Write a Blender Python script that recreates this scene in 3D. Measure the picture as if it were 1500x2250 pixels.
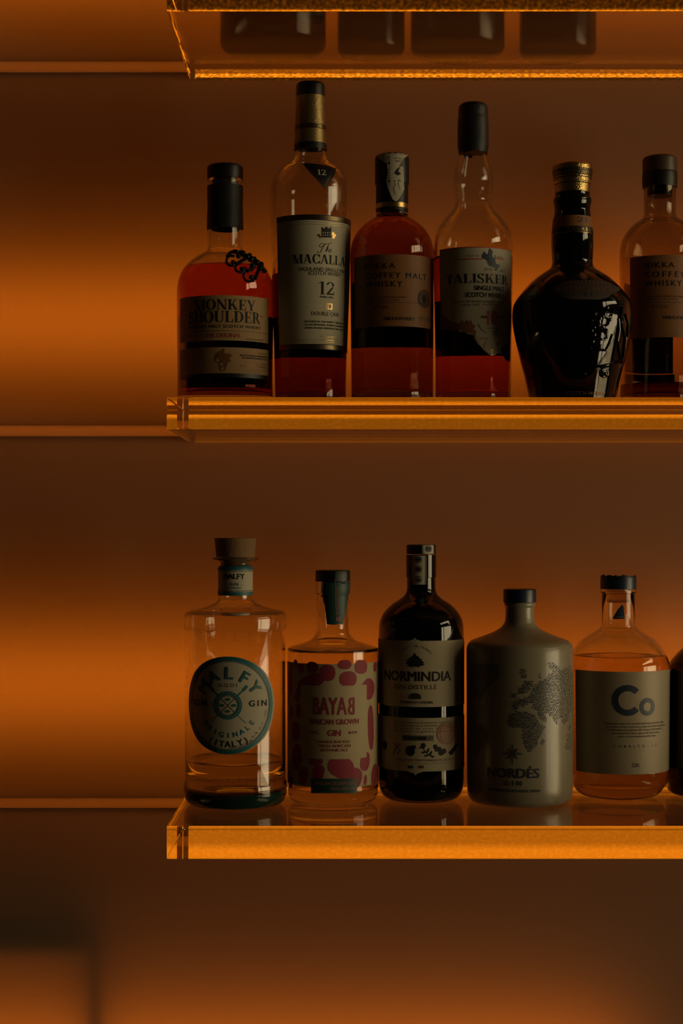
import bpy, bmesh, math, random
from mathutils import Vector, Matrix
from mathutils.geometry import tessellate_polygon

# ------------------------------------------------------------------ clear
for o in list(bpy.data.objects):
    bpy.data.objects.remove(o)
SC = bpy.context.scene
COL = SC.collection
random.seed(4)
PI = math.pi

# ------------------------------------------------------------------ camera
F = 3700.0            # focal length in pixels of the 1500x2250 frame
HZ = 1172.0           # pixel row of eye level
H = 1.35              # eye height (m)
WALL_Y = 1.63         # wall plane
FRONT_Y = 1.41        # front edge of the shelves
cam = bpy.data.cameras.new('camera')
cam.sensor_width = 36.0
cam.lens = F / 2250 * 36.0
cam.shift_y = (HZ - 1125) / 2250
cam.clip_start = 0.05
camo = bpy.data.objects.new('camera', cam)
camo.location = (0, 0, H)
camo.rotation_euler = (PI / 2, 0, 0)
COL.objects.link(camo)
SC.camera = camo


def wx(px, Y=WALL_Y):
    return (px - 750) * Y / F


def wz(py, Y=WALL_Y):
    return H + (HZ - py) * Y / F


# ------------------------------------------------------------------ exposure, sky, lights
SC.view_settings.view_transform = 'Standard'
SC.view_settings.look = 'None'
SC.view_settings.gamma = 1
SC.view_settings.use_curve_mapping = False
SC.view_settings.exposure = 0.0
SC.cycles.max_bounces = 24
SC.cycles.transmission_bounces = 24
SC.cycles.transparent_max_bounces = 24
SC.cycles.glossy_bounces = 8
SC.cycles.diffuse_bounces = 4
SC.cycles.sample_clamp_indirect = 3.0
SC.cycles.blur_glossy = 0.6

SKY = 5.3
world = bpy.data.worlds.new('overcast_sky')
SC.world = world
world.use_nodes = True
bg = world.node_tree.nodes['Background']
bg.inputs['Color'].default_value = (1.0, 0.80, 0.47, 1)
bg.inputs['Strength'].default_value = SKY

LED_COL = (1.0, 0.192, 0.008)


def area(name, loc, rot, sx, sy, power, color):
    l = bpy.data.lights.new(name, 'AREA')
    l.shape = 'RECTANGLE'
    l.size = sx
    l.size_y = sy
    l.energy = power
    l.color = color
    o = bpy.data.objects.new(name, l)
    o.location = loc
    o.rotation_euler = rot
    COL.objects.link(o)
    return o


# LED battens inside the light box behind the frosted wall, one per bay
BACK = 0.066
for py, x0, x1, p in ((-110, -0.62, 0.75, 0.95), (700, -0.62, 0.75, 1.0), (1500, -0.62, 0.75, 1.0), (2330, -0.62, 0.27, 0.9)):
    area('light_box_batten', ((x0 + x1) / 2, WALL_Y + BACK, wz(py)), (-PI / 2, 0, 0), x1 - x0, 0.055,
         1.9 * p * (x1 - x0), LED_COL)

# window of the room, in the right-hand wall (a portal only guides the sampling of the sky)
WX, WY0, WY1, WZ0, WZ1 = 2.05, -0.02, 1.42, 0.55, 2.35
por = area('window_portal', (WX + 0.12, (WY0 + WY1) / 2, (WZ0 + WZ1) / 2), (0, PI / 2, 0), WZ1 - WZ0, WY1 - WY0, 1, (1, 1, 1))
por.data.cycles.is_portal = True


# ------------------------------------------------------------------ materials
def mat(name, color, rough=0.5, metal=0.0, spec=0.5, coat=0.0, bump=None, emit=None):
    m = bpy.data.materials.new(name)
    m.use_nodes = True
    nt = m.node_tree
    b = nt.nodes['Principled BSDF']
    b.inputs['Base Color'].default_value = (*color, 1)
    b.inputs['Roughness'].default_value = rough
    b.inputs['Metallic'].default_value = metal
    b.inputs['Specular IOR Level'].default_value = spec
    b.inputs['Coat Weight'].default_value = coat
    if bump:
        sc, st = bump
        n = nt.nodes.new('ShaderNodeTexNoise')
        n.inputs['Scale'].default_value = sc
        tc = nt.nodes.new('ShaderNodeTexCoord')
        nt.links.new(tc.outputs['Object'], n.inputs['Vector'])
        bp = nt.nodes.new('ShaderNodeBump')
        bp.inputs['Strength'].default_value = st
        bp.inputs['Distance'].default_value = 0.001
        nt.links.new(n.outputs['Fac'], bp.inputs['Height'])
        nt.links.new(bp.outputs['Normal'], b.inputs['Normal'])
    if emit:
        b.inputs['Emission Color'].default_value = (*emit[0], 1)
        b.inputs['Emission Strength'].default_value = emit[1]
    return m


def paper(name, color, rough=0.6, metal=0.0, var=0.12):
    m = mat(name, color, rough, metal, 0.3)
    nt = m.node_tree
    b = nt.nodes['Principled BSDF']
    tc = nt.nodes.new('ShaderNodeTexCoord')
    n = nt.nodes.new('ShaderNodeTexNoise')
    n.inputs['Scale'].default_value = 900
    n.inputs['Detail'].default_value = 3
    nt.links.new(tc.outputs['Object'], n.inputs['Vector'])
    mx = nt.nodes.new('ShaderNodeMix')
    mx.data_type = 'RGBA'
    mx.inputs['A'].default_value = (*[c * (1 - var) for c in color], 1)
    mx.inputs['B'].default_value = (*[min(1, c * (1 + var)) for c in color], 1)
    nt.links.new(n.outputs['Fac'], mx.inputs['Factor'])
    nt.links.new(mx.outputs['Result'], b.inputs['Base Color'])
    return m


def glass(name, color=(1, 1, 1), ior=1.5, rough=0.0, bump=None):
    m = bpy.data.materials.new(name)
    m.use_nodes = True
    nt = m.node_tree
    nt.nodes.remove(nt.nodes['Principled BSDF'])
    g = nt.nodes.new('ShaderNodeBsdfGlass')
    g.inputs['Color'].default_value = (*color, 1)
    g.inputs['IOR'].default_value = ior
    g.inputs['Roughness'].default_value = rough
    nt.links.new(g.outputs[0], nt.nodes['Material Output'].inputs[0])
    if bump:
        sc, st = bump
        n = nt.nodes.new('ShaderNodeTexNoise')
        n.inputs['Scale'].default_value = sc
        n.inputs['Detail'].default_value = 4
        tc = nt.nodes.new('ShaderNodeTexCoord')
        nt.links.new(tc.outputs['Object'], n.inputs['Vector'])
        bp = nt.nodes.new('ShaderNodeBump')
        bp.inputs['Strength'].default_value = st
        bp.inputs['Distance'].default_value = 0.002
        nt.links.new(n.outputs['Fac'], bp.inputs['Height'])
        nt.links.new(bp.outputs['Normal'], g.inputs['Normal'])
    return m


def frosted(name, trans, diff, fac):
    m = bpy.data.materials.new(name)
    m.use_nodes = True
    nt = m.node_tree
    nt.nodes.remove(nt.nodes['Principled BSDF'])
    t = nt.nodes.new('ShaderNodeBsdfTranslucent')
    t.inputs['Color'].default_value = (*trans, 1)
    d = nt.nodes.new('ShaderNodeBsdfDiffuse')
    d.inputs['Color'].default_value = (*diff, 1)
    mx = nt.nodes.new('ShaderNodeMixShader')
    mx.inputs[0].default_value = fac
    nt.links.new(t.outputs[0], mx.inputs[1])
    nt.links.new(d.outputs[0], mx.inputs[2])
    nt.links.new(mx.outputs[0], nt.nodes['Material Output'].inputs[0])
    return m


M = {}
M['panel'] = frosted('frosted_panel', (0.50, 0.50, 0.50), (0.42, 0.29, 0.19), 0.4)
M['rail'] = frosted('rail_acrylic', (0.85, 0.85, 0.85), (0.40, 0.36, 0.28), 0.3)
M['room'] = mat('dark_room_plaster', (0.06, 0.045, 0.035), 0.9, bump=(40, 0.1))
M['floor'] = mat('dark_floor_boards', (0.05, 0.03, 0.02), 0.6, bump=(20, 0.1))
M['box'] = mat('light_box_lining', (0.20, 0.07, 0.04), 0.9)
M['shadow_board'] = mat('shadow_board_dark', (0.03, 0.02, 0.015), 0.9)  # for the unseen shadow-casting boards behind the panels
M['frame'] = mat('window_frame_paint', (0.10, 0.09, 0.08), 0.5)
M['acrylic'] = glass('clear_acrylic', (0.97, 0.93, 0.86), 1.49, 0.02)
M['acrylic_smooth'] = glass('polished_acrylic_face', (0.97, 0.93, 0.86), 1.49, 0.025)
M['acrylic_face'] = glass('hazy_acrylic_face', (0.97, 0.93, 0.86), 1.49, 0.06)
M['acrylic_edge'] = glass('sawn_acrylic_edge', (1, 1, 1), 1.49, 0.25, bump=(260, 0.6))
M['glass'] = glass('clear_bottle_glass', (0.97, 0.97, 0.95), 1.5)
M['glass_green'] = mat('green_base_glass', (0.006, 0.030, 0.020), 0.12)
M['water'] = glass('clear_spirit', (0.96, 0.93, 0.88), 1.36)
M['black'] = mat('black_cap', (0.006, 0.0055, 0.005), 0.42)
M['black_gloss'] = mat('black_glass_glaze', (0.003, 0.003, 0.0035), 0.06, spec=0.55)
M['ink'] = mat('black_ink', (0.012, 0.012, 0.014), 0.6, spec=0.25)
M['gold'] = mat('gold_foil', (0.62, 0.42, 0.15), 0.3, 1.0)


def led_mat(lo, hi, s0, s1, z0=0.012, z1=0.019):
    """rough sawn rear edge of the acrylic, LED glow put in as emission: stronger in its upper part"""
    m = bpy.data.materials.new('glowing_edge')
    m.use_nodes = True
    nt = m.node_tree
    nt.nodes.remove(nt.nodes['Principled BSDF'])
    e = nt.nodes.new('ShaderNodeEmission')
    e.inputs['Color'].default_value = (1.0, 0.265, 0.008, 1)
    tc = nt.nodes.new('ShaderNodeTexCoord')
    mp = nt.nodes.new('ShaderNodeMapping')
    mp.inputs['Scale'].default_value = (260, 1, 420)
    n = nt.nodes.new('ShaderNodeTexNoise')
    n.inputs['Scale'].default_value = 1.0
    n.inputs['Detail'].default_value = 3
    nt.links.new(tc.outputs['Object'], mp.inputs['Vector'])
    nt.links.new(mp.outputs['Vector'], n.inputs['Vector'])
    sp = nt.nodes.new('ShaderNodeMapRange')          # sparkle on the saw marks, put into the emission
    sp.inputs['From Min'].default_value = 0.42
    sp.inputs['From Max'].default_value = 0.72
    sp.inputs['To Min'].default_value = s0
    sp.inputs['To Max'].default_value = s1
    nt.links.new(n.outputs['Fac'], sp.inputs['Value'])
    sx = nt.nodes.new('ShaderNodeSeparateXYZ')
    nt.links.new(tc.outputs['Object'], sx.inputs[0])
    gr = nt.nodes.new('ShaderNodeMapRange')          # glow graded by height in the emission, upper part brighter
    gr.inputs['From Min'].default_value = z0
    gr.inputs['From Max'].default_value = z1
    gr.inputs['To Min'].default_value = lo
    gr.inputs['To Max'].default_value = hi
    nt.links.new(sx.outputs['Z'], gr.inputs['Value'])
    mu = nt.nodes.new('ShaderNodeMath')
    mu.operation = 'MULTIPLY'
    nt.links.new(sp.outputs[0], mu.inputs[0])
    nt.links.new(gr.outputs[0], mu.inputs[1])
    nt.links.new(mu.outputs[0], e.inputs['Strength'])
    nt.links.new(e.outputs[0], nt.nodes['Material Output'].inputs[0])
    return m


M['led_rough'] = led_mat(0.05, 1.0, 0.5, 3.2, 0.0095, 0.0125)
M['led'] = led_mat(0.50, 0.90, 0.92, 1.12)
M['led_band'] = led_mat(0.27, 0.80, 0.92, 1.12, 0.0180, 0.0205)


# ------------------------------------------------------------------ object helpers
def link(name, me, m=None, parent=None, loc=None):
    o = bpy.data.objects.new(name, me)
    COL.objects.link(o)
    if m is not None:
        for k in (m if isinstance(m, (list, tuple)) else [m]):
            me.materials.append(k)
    if parent is not None:
        o.parent = parent
    if loc is not None:
        o.location = loc
    return o


def finish_bm(bm, name, smooth=True, sharp=38):
    bmesh.ops.remove_doubles(bm, verts=bm.verts, dist=1e-7)
    bmesh.ops.recalc_face_normals(bm, faces=bm.faces)
    if smooth:
        for f in bm.faces:
            f.smooth = True
        a = math.radians(sharp)
        for e in bm.edges:
            if len(e.link_faces) == 2 and e.calc_face_angle(0) > a:
                e.smooth = False
    me = bpy.data.meshes.new(name)
    bm.to_mesh(me)
    bm.free()
    return me


def add_box(bm, x0, x1, y0, y1, z0, z1, mi=0, bevel=0.0):
    vs = [bm.verts.new((x, y, z)) for x in (x0, x1) for y in (y0, y1) for z in (z0, z1)]
    q = [(0, 1, 3, 2), (4, 6, 7, 5), (0, 4, 5, 1), (2, 3, 7, 6), (0, 2, 6, 4), (1, 5, 7, 3)]
    fs = [bm.faces.new([vs[i] for i in f]) for f in q]
    for f in fs:
        f.material_index = mi
    if bevel:
        es = list({e for f in fs for e in f.edges})
        bmesh.ops.bevel(bm, geom=es, offset=bevel, segments=2, profile=0.5, affect='EDGES')


def boxes(name, lst, m, parent=None, bevel=0.0):
    bm = bmesh.new()
    for b in lst:
        add_box(bm, *b, bevel=bevel)
    return link(name, finish_bm(bm, name, smooth=False), m, parent)


def struct(o):
    o['kind'] = 'structure'
    return o


def tag(o, label, cat, group=None):
    o['label'] = label
    o['category'] = cat
    if group:
        o['group'] = group
    return o


def empty(name, loc):
    o = bpy.data.objects.new(name, None)
    o.location = loc
    o.empty_display_size = 0.02
    COL.objects.link(o)
    return o


# ------------------------------------------------------------------ the room shell
XL, XR, YB, ZT = -1.9, WX, -2.4, 2.75
struct(boxes('floor', [(XL - .1, XR + .2, YB - .1, 1.9, -0.1, 0.0)], M['floor']))
struct(boxes('ceiling', [(XL - .1, XR + .2, YB - .1, 1.9, ZT, ZT + .1)], M['room']))
struct(boxes('wall_left', [(XL - .1, XL, YB, 1.9, 0, ZT)], M['room']))
struct(boxes('wall_front', [(XL, XR, YB - .1, YB, 0, ZT)], M['room']))
struct(boxes('wall_right', [(XR, XR + .12, YB, WY0, 0, ZT), (XR, XR + .12, WY1, 1.9, 0, ZT),
                            (XR, XR + .12, WY0, WY1, 0, WZ0), (XR, XR + .12, WY0, WY1, WZ1, ZT)], M['room']))
fr = []
for y0, y1 in ((WY0, WY0 + .05), (WY1 - .05, WY1), (0.36, 0.42)):
    fr.append((XR + .03, XR + .09, y0, y1, WZ0, WZ1))
for z0, z1 in ((WZ0, WZ0 + .05), (WZ1 - .05, WZ1), (1.60, 2.02)):
    fr.append((XR + .03, XR + .09, WY0, WY1, z0, z1))
win = struct(boxes('window_1', fr, M['frame']))
pm = bpy.data.materials.new('window_pane')
pm.use_nodes = True
nt = pm.node_tree
nt.nodes.remove(nt.nodes['Principled BSDF'])
t_ = nt.nodes.new('ShaderNodeBsdfTransparent')
g_ = nt.nodes.new('ShaderNodeBsdfGlossy')
g_.inputs['Roughness'].default_value = 0.02
x_ = nt.nodes.new('ShaderNodeMixShader')
x_.inputs[0].default_value = 0.06
nt.links.new(t_.outputs[0], x_.inputs[1])
nt.links.new(g_.outputs[0], x_.inputs[2])
nt.links.new(x_.outputs[0], nt.nodes['Material Output'].inputs[0])
boxes('pane', [(XR + .058, XR + .062, WY0 + .04, WY1 - .04, WZ0 + .04, WZ1 - .04)], pm, win)

# back wall: frosted panels lit from behind, a narrow rail in every joint
SEAM = [(135.5, 159), (935, 958.5), (1753.5, 1775)]
edges = [ZT] + [wz(v) for s in SEAM for v in s] + [0.0]
pan = []
for i in range(0, 8, 2):
    pan.append((XL, XR, WALL_Y, WALL_Y + 0.004, edges[i + 1], edges[i]))
struct(boxes('wall_back', pan, M['panel']))
for i, (a, b) in enumerate(SEAM):
    struct(boxes('trim_%d' % (i + 1), [(XL, XR, WALL_Y - 0.0006, WALL_Y + 0.006, wz(b), wz(a))], M['rail']))
struct(boxes('wall_light_box', [(XL, XR, 1.83, 1.86, 0, ZT)], M['box']))
# unseen boards added behind the frosted wall to cast a soft shadow at lower left
struct(boxes('shadow_boards', [(-0.75, wx(178), WALL_Y + .016, WALL_Y + .028, wz(2135), wz(1920)),
                                 (wx(190), wx(226), WALL_Y + .010, WALL_Y + .026, wz(2500), wz(2040))], M['shadow_board']))

# ------------------------------------------------------------------ shelves
XS0, XS1 = wx(366, FRONT_Y), 0.86
SHELF = {}


def shelf(key, ptop, pbot, label, top_gap=0.0006):
    zt, zb = wz(ptop, FRONT_Y), wz(pbot, FRONT_Y)
    root = empty('acrylic_shelf', ((XS0 + XS1) / 2, (FRONT_Y + WALL_Y) / 2, zb))
    tag(root, label, 'shelf', 'edge-lit acrylic shelves on the wall')
    ox, oy, oz = root.location
    bm = bmesh.new()
    add_box(bm, XS0 - ox, XS1 - ox, FRONT_Y - oy, WALL_Y - .004 - oy, 0, zt - zb, 0, bevel=0.0009)
    for f in bm.faces:
        if f.calc_center_median().y > WALL_Y - .0046 - oy and f.calc_area() > .001:
            f.material_index = 1
        elif f.calc_area() > .05:
            f.material_index = 2
    link('slab', finish_bm(bm, 'slab', smooth=False), [M['acrylic'], M['acrylic_edge'], M['acrylic_face'] if key == 'top' else M['acrylic_smooth']], root)
    bm = bmesh.new()
    add_box(bm, wx(430) - ox, XS1 - ox, WALL_Y - .0065 - oy, WALL_Y - .0048 - oy, 0.0006, zt - zb - top_gap)
    link('light_strip', finish_bm(bm, 'light_strip', smooth=False), {'top': M['led_rough'], 'mid': M['led_band'], 'low': M['led']}[key], root)
    SHELF[key] = zt


shelf('top', 25 - 72, 25, 'topmost clear acrylic shelf seen from below with a glowing rear edge')
shelf('mid', 873, 943, 'middle clear acrylic shelf with glowing amber edge carrying the whisky bottles', 0.0044)
shelf('low', 1815, 1888, 'lowest clear acrylic shelf with broad amber glowing front edge carrying the gin bottles')


# ------------------------------------------------------------------ lathe toolkit
def smooth_seg(pts, n=7):
    if len(pts) < 3:
        return list(pts)
    out = []
    P = [Vector(p) for p in pts]
    P = [P[0] * 2 - P[1]] + P + [P[-1] * 2 - P[-2]]
    for i in range(1, len(P) - 2):
        p0, p1, p2, p3 = P[i - 1], P[i], P[i + 1], P[i + 2]
        t0 = 0.0
        t1 = t0 + max(1e-6, (p1 - p0).length) ** .5
        t2 = t1 + max(1e-6, (p2 - p1).length) ** .5
        t3 = t2 + max(1e-6, (p3 - p2).length) ** .5
        for k in range(n):
            t = t1 + (t2 - t1) * k / n
            a1 = p0 * ((t1 - t) / (t1 - t0)) + p1 * ((t - t0) / (t1 - t0))
            a2 = p1 * ((t2 - t) / (t2 - t1)) + p2 * ((t - t1) / (t2 - t1))
            a3 = p2 * ((t3 - t) / (t3 - t2)) + p3 * ((t - t2) / (t3 - t2))
            b1 = a1 * ((t2 - t) / (t2 - t0)) + a2 * ((t - t0) / (t2 - t0))
            b2 = a2 * ((t3 - t) / (t3 - t1)) + a3 * ((t - t1) / (t3 - t1))
            c = b1 * ((t2 - t) / (t2 - t1)) + b2 * ((t - t1) / (t2 - t1))
            out.append((c.x, c.y))
    out.append(tuple(pts[-1]))
    return out


def lathe_bm(bm, prof, seg=96, mi=0, a0=0.0):
    """prof: closed-to-axis or closed loop list of (r, z)."""
    rings = []
    for r, z in prof:
        if r < 1e-6:
            rings.append([bm.verts.new((0, 0, z))])
        else:
            rings.append([bm.verts.new((r * math.sin(a0 + 2 * PI * k / seg), -r * math.cos(a0 + 2 * PI * k / seg), z)) for k in range(seg)])
    for a, b in zip(rings, rings[1:]):
        if len(a) == 1 and len(b) == 1:
            continue
        for k in range(seg):
            j = (k + 1) % seg
            if len(a) == 1:
                f = bm.faces.new((a[0], b[j], b[k]))
            elif len(b) == 1:
                f = bm.faces.new((a[k], a[j], b[0]))
            else:
                f = bm.faces.new((a[k], a[j], b[j], b[k]))
            f.material_index = mi


_glyph = {}
BOLD = 1.6


def glyphs(text, bold=0.0, shear=0.0, track=1.0):
    """flat mesh of a text in cap-height units: (verts, tris, xmin, xmax)"""
    bold *= BOLD
    key = (text, bold, shear, track)
    if key in _glyph:
        return _glyph[key]
    c = bpy.data.curves.new('t', 'FONT')
    c.body = text
    c.fill_mode = 'FRONT'
    c.resolution_u = 3
    c.shear = shear
    c.space_character = track
    o = bpy.data.objects.new('t', c)
    me = bpy.data.meshes.new_from_object(o)
    vs = [(v.co.x / .682, v.co.y / .682) for v in me.vertices]
    fs = [tuple(p.vertices) for p in me.polygons]
    if bold > 0:                     # heavier weight: the same outlines printed again, slightly shifted
        n0, f0, v0 = len(vs), list(fs), list(vs)
        for k, (dx, dy) in enumerate(((bold, .35 * bold), (-bold, .35 * bold), (.5 * bold, -.5 * bold), (-.5 * bold, -.5 * bold))):
            vs += [(x + dx, y + dy) for x, y in v0]
            fs += [tuple(i + n0 * (k + 1) for i in f) for f in f0]
    bpy.data.objects.remove(o)
    bpy.data.curves.remove(c)
    bpy.data.meshes.remove(me)
    xs = [v[0] for v in vs] or [0, 1]
    _glyph[key] = (vs, fs, min(xs), max(xs))
    return _glyph[key]


def fitted(text, bold, shear, ratio):
    """letters spaced out, rather than stretched, when the line is wide; ratio = width / cap height"""
    best = glyphs(text, bold, shear)
    if len(text) > 1:
        for t in (1.15, 1.3, 1.45, 1.6, 1.8, 2.0, 2.3, 2.6):
            g = glyphs(text, bold, shear, t)
            if (g[3] - g[2]) > ratio * .97:
                break
            best = g
    return best


# ---- a small serif capital alphabet drawn from stems, bars and bows
def _serif():
    W, T, SH, SO = .19, .055, .05, .075
    L = {}

    def stem(x, w=W, y0=0.0, y1=1.0, bot=True, top=True):
        q = [[(x, y0), (x + w, y0), (x + w, y1), (x, y1)]]
        if bot:
            q.append([(x - SO, y0), (x + w + SO, y0), (x + w + SO, y0 + SH), (x - SO, y0 + SH)])
        if top:
            q.append([(x - SO, y1 - SH), (x + w + SO, y1 - SH), (x + w + SO, y1), (x - SO, y1)])
        return q

    def diag(x0, y0, x1, y1, w):
        return [[(x0, y0), (x0 + w, y0), (x1 + w, y1), (x1, y1)]]

    def rect(x0, y0, x1, y1):
        return [[(x0, y0), (x1, y0), (x1, y1), (x0, y1)]]

    def foot(x, w, y):
        return rect(x - SO, y, x + w + SO, y + SH)

    def bow(cx, cy, rx, ry, a0, a1, w=W, t=T, n=18):
        q = []
        pr = None
        for i in range(n + 1):
            a = math.radians(a0 + (a1 - a0) * i / n)
            o = (cx + rx * math.cos(a), cy + ry * math.sin(a))
            k = (cx + (rx - w) * math.cos(a), cy + (ry - t) * math.sin(a))
            if pr:
                q.append([pr[0], o, k, pr[1]])
            pr = (o, k)
        return q
    L['I'] = (stem(.08), .35)
    L['H'] = (stem(.08) + stem(.6) + rect(.2, .48, .65, .48 + T), .87)
    L['L'] = (stem(.08) + rect(.08, 0, .66, SH + .01) + rect(.60, 0, .66, .3), .72)
    L['T'] = (stem(.27, top=False) + rect(0, 1 - SH, .73, 1) + rect(0, .74, .05, 1) + rect(.68, .74, .73, 1), .75)
    L['E'] = (stem(.08) + rect(.08, 0, .66, SH) + rect(.08, 1 - SH, .62, 1) + rect(.2, .48, .5, .48 + T) + rect(.61, 0, .66, .28)
              + rect(.57, .74, .62, 1) + rect(.46, .36, .5, .66), .72)
    L['N'] = (stem(.1, .06) + stem(.74, .06, bot=False) + diag(.74 - .10, 0, .03, 1, .20), .92)
    L['M'] = (stem(.08, .06) + stem(.84, W) + diag(.43, 0, .06, 1, .20) + diag(.46, 0, .84, 1, .06), 1.15)
    L['A'] = (diag(.06, 0, .36, 1, .06) + diag(.62, 0, .33, 1, .2) + rect(.2, .3, .66, .3 + T) + foot(.06, .06, 0) + foot(.62, .2, 0), .92)
    L['K'] = (stem(.08) + diag(.24, .38, .62, 1, .07) + diag(.62, 0, .30, .58, .2) + foot(.63, .16, 0) + foot(.6, .1, 1 - SH), .92)
    L['Y'] = (stem(.33, W, 0, .5, True, False) + diag(.35, .42, .03, 1, .19) + diag(.45, .42, .72, 1, .06) + foot(.04, .18, 1 - SH) + foot(.7, .06, 1 - SH), .88)
    L['R'] = (stem(.08) + bow(.32, .74, .33, .26, -90, 90) + rect(.2, 1 - SH, .34, 1) + rect(.2, .48, .34, .48 + T) + diag(.62, 0, .33, .5, .2) + foot(.64, .14, 0), .9)
    L['D'] = (stem(.08) + bow(.32, .5, .48, .5, -90, 90) + rect(.2, 1 - SH, .34, 1) + rect(.2, 0, .34, SH), .86)
    L['U'] = (stem(.08, bot=False, y0=.32) + stem(.66, .06, bot=False, y0=.32) + bow(.40, .34, .32, .36, 180, 270) + bow(.40, .34, .32, .36, 270, 360, .06), .85)
    L['O'] = (bow(.43, .5, .43, .53, 0, 360, n=30), .9)
    L['C'] = (bow(.43, .5, .43, .53, 38, 322, n=26) + rect(.72, .68, .78, 1) + rect(.72, 0, .78, .3), .84)
    L['S'] = (bow(.34, .74, .27, .29, 25, 250, .13) + bow(.34, .26, .30, .29, 205, 435, .13) + [[(.16, .62), (.2, .74), (.56, .40), (.52, .28)]]
              + rect(.55, .74, .6, 1) + rect(.04, 0, .09, .28), .7)
    L['1'] = (stem(.25, .16, top=False) + [[(.08, .84), (.25, .90), (.41, 1.0), (.25, 1.0)], [(.08, .84), (.08, .88), (.3, 1), (.3, .93)]], .55)
    L['2'] = (bow(.32, .72, .29, .29, -10, 170, .14) + [[(.05, .06), (.2, .06), (.60, .62), (.46, .62)]] + rect(.04, 0, .62, .11) + rect(.57, 0, .62, .25), .68)
    L[' '] = ([], .4)
    return L


SERIF = _serif()


def serif_text(text):
    vs, fs, x = [], [], 0.0
    for ch in text:
        q, w = SERIF[ch]
        for poly in q:
            i = len(vs)
            vs += [(x + p[0], p[1]) for p in poly]
            fs += [(i, i + 1, i + 2), (i, i + 2, i + 3)]
        x += w + .03
    xs = [v[0] for v in vs]
    return vs, fs, min(xs), max(xs)


class Bottle:
    def __init__(s, name, label, group, cx, Y, key, cat='bottle', dx=0.0):
        s.cx, s.Y = cx, Y
        s.X = wx(cx, Y)
        s.zb = SHELF[key] + 0.0004
        s.s = Y / F
        s.pb = HZ - (s.zb - H) * F / Y
        s.root = empty(name, (s.X, Y, s.zb))
        tag(s.root, label, cat, group)
        s.profs = []

    def prof(s, *segs):
        out = []
        for seg in segs:
            q = smooth_seg([(w * s.s, (s.pb - y) * s.s) for y, w in seg])
            if out and (Vector(out[-1]) - Vector(q[0])).length < 1e-7:
                q = q[1:]
            out += q
        out = [(max(0.0, r), max(0.0, z)) for r, z in out]
        return out

    def reg(s, p):
        s.profs.append([(z, r) for r, z in p])

    def R(s, z):
        best = 0.0
        for p in s.profs:
            for (z0, r0), (z1, r1) in zip(p, p[1:]):
                lo, hi = min(z0, z1), max(z0, z1)
                if lo <= z <= hi:
                    t = 0.5 if hi - lo < 1e-9 else (z - z0) / (z1 - z0)
                    best = max(best, r0 + (r1 - r0) * t)
        return best

    def S(s, th, z, eps=0.0):
        r = s.R(z) + eps
        return (r * math.sin(th), -r * math.cos(th), z)

    def th(s, px, z):
        r = s.R(z)
        g = lambda t: 750 + F * (s.X + r * math.sin(t)) / (s.Y - r * math.cos(t))
        c = -math.atan2(s.X, s.Y)
        lo, hi = c - 1.52, c + 1.52
        for _ in range(40):
            m = (lo + hi) / 2
            if g(m) < px:
                lo = m
            else:
                hi = m
        return (lo + hi) / 2

    def tz(s, px, py):
        z = (s.pb - py) * s.s
        t = 0.0
        for _ in range(6):
            z = max(0.0005, z)
            t = s.th(px, z)
            d = s.Y - s.R(z) * math.cos(t)
            z = H + (HZ - py) * d / F - s.zb
        return t, z

    # --- parts
    def solid(s, name, p, m, seg=96, sharp=38, label=None, reg=True):
        """p runs bottom-outer to top-outer; closed with discs"""
        if reg:
            s.reg(p)
        bm = bmesh.new()
        lathe_bm(bm, [(0, p[0][1])] + p + [(0, p[-1][1])], seg)
        o = link(name, finish_bm(bm, name, sharp=sharp), m, s.root)
        if label:
            o['label'] = label
        return o

    def sleeve(s, name, p, m, th=0.0007, seg=96, label=None):
        s.reg(p)
        bm = bmesh.new()
        loop = p + [(max(1e-4, r - th), z) for r, z in reversed(p)] + [p[0]]
        lathe_bm(bm, loop, seg)
        o = link(name, finish_bm(bm, name), m, s.root)
        if label:
            o['label'] = label
        return o

    def hollow(s, name, p, m, th=0.0028, base=0.007, seg=112, base_mat=None):
        """glass body: outer profile p (bottom to top), inner wall offset inward"""
        s.reg(p)
        n = len(p)
        inner = []
        for i in range(n):
            a, b = Vector(p[max(0, i - 1)]), Vector(p[min(n - 1, i + 1)])
            d = b - a
            if d.length < 1e-9:
                continue
            d.normalize()
            q = Vector(p[i]) + Vector((-d.y, d.x)) * th
            if q.x > 0.002 and q.y >= base:
                inner.append((q.x, min(q.y, p[-1][1])))
        # keep z increasing so that the lining never folds
        clean = []
        for r, z in inner:
            if not clean or z > clean[-1][1] + 1e-5:
                clean.append((r, z))
        r0 = clean[0][0]
        floor_ = [(0, base + 0.0035), (r0 * .5, base + 0.003), (r0 * .85, base + .0008), (r0 * .97, base + .0002)]
        clean = [c for c in clean if c[1] > base + .0006]
        s.inner = clean
        s.floor_ = floor_
        bm = bmesh.new()
        loop = [(0, p[0][1] + 0.002), (p[0][0] * .8, p[0][1] + .0012)] + p + list(reversed(clean)) + list(reversed(floor_))
        lathe_bm(bm, loop, seg)
        if base_mat:
            zc = base_mat[1]
            for f in bm.faces:
                if f.calc_center_median().z < zc:
                    f.material_index = 1
        return link(name, finish_bm(bm, name, sharp=40), [m, base_mat[0]] if base_mat else m, s.root)

    def liquid(s, level_py, m, name='liquid', seg=112):
        zl = (s.pb - level_py) * s.s
        e = 0.0004
        f = [(r, z - e) for r, z in s.floor_]
        w = [(r + e, z) for r, z in s.inner if z < zl]
        rt = w[-1][0]
        loop = f + w + [(rt, zl), (rt - .0012, zl - .0007), (rt * .6, zl - .0009), (0, zl - .0009)]
        bm = bmesh.new()
        lathe_bm(bm, loop, seg)
        return link(name, finish_bm(bm, name, sharp=30), m, s.root)


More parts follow.
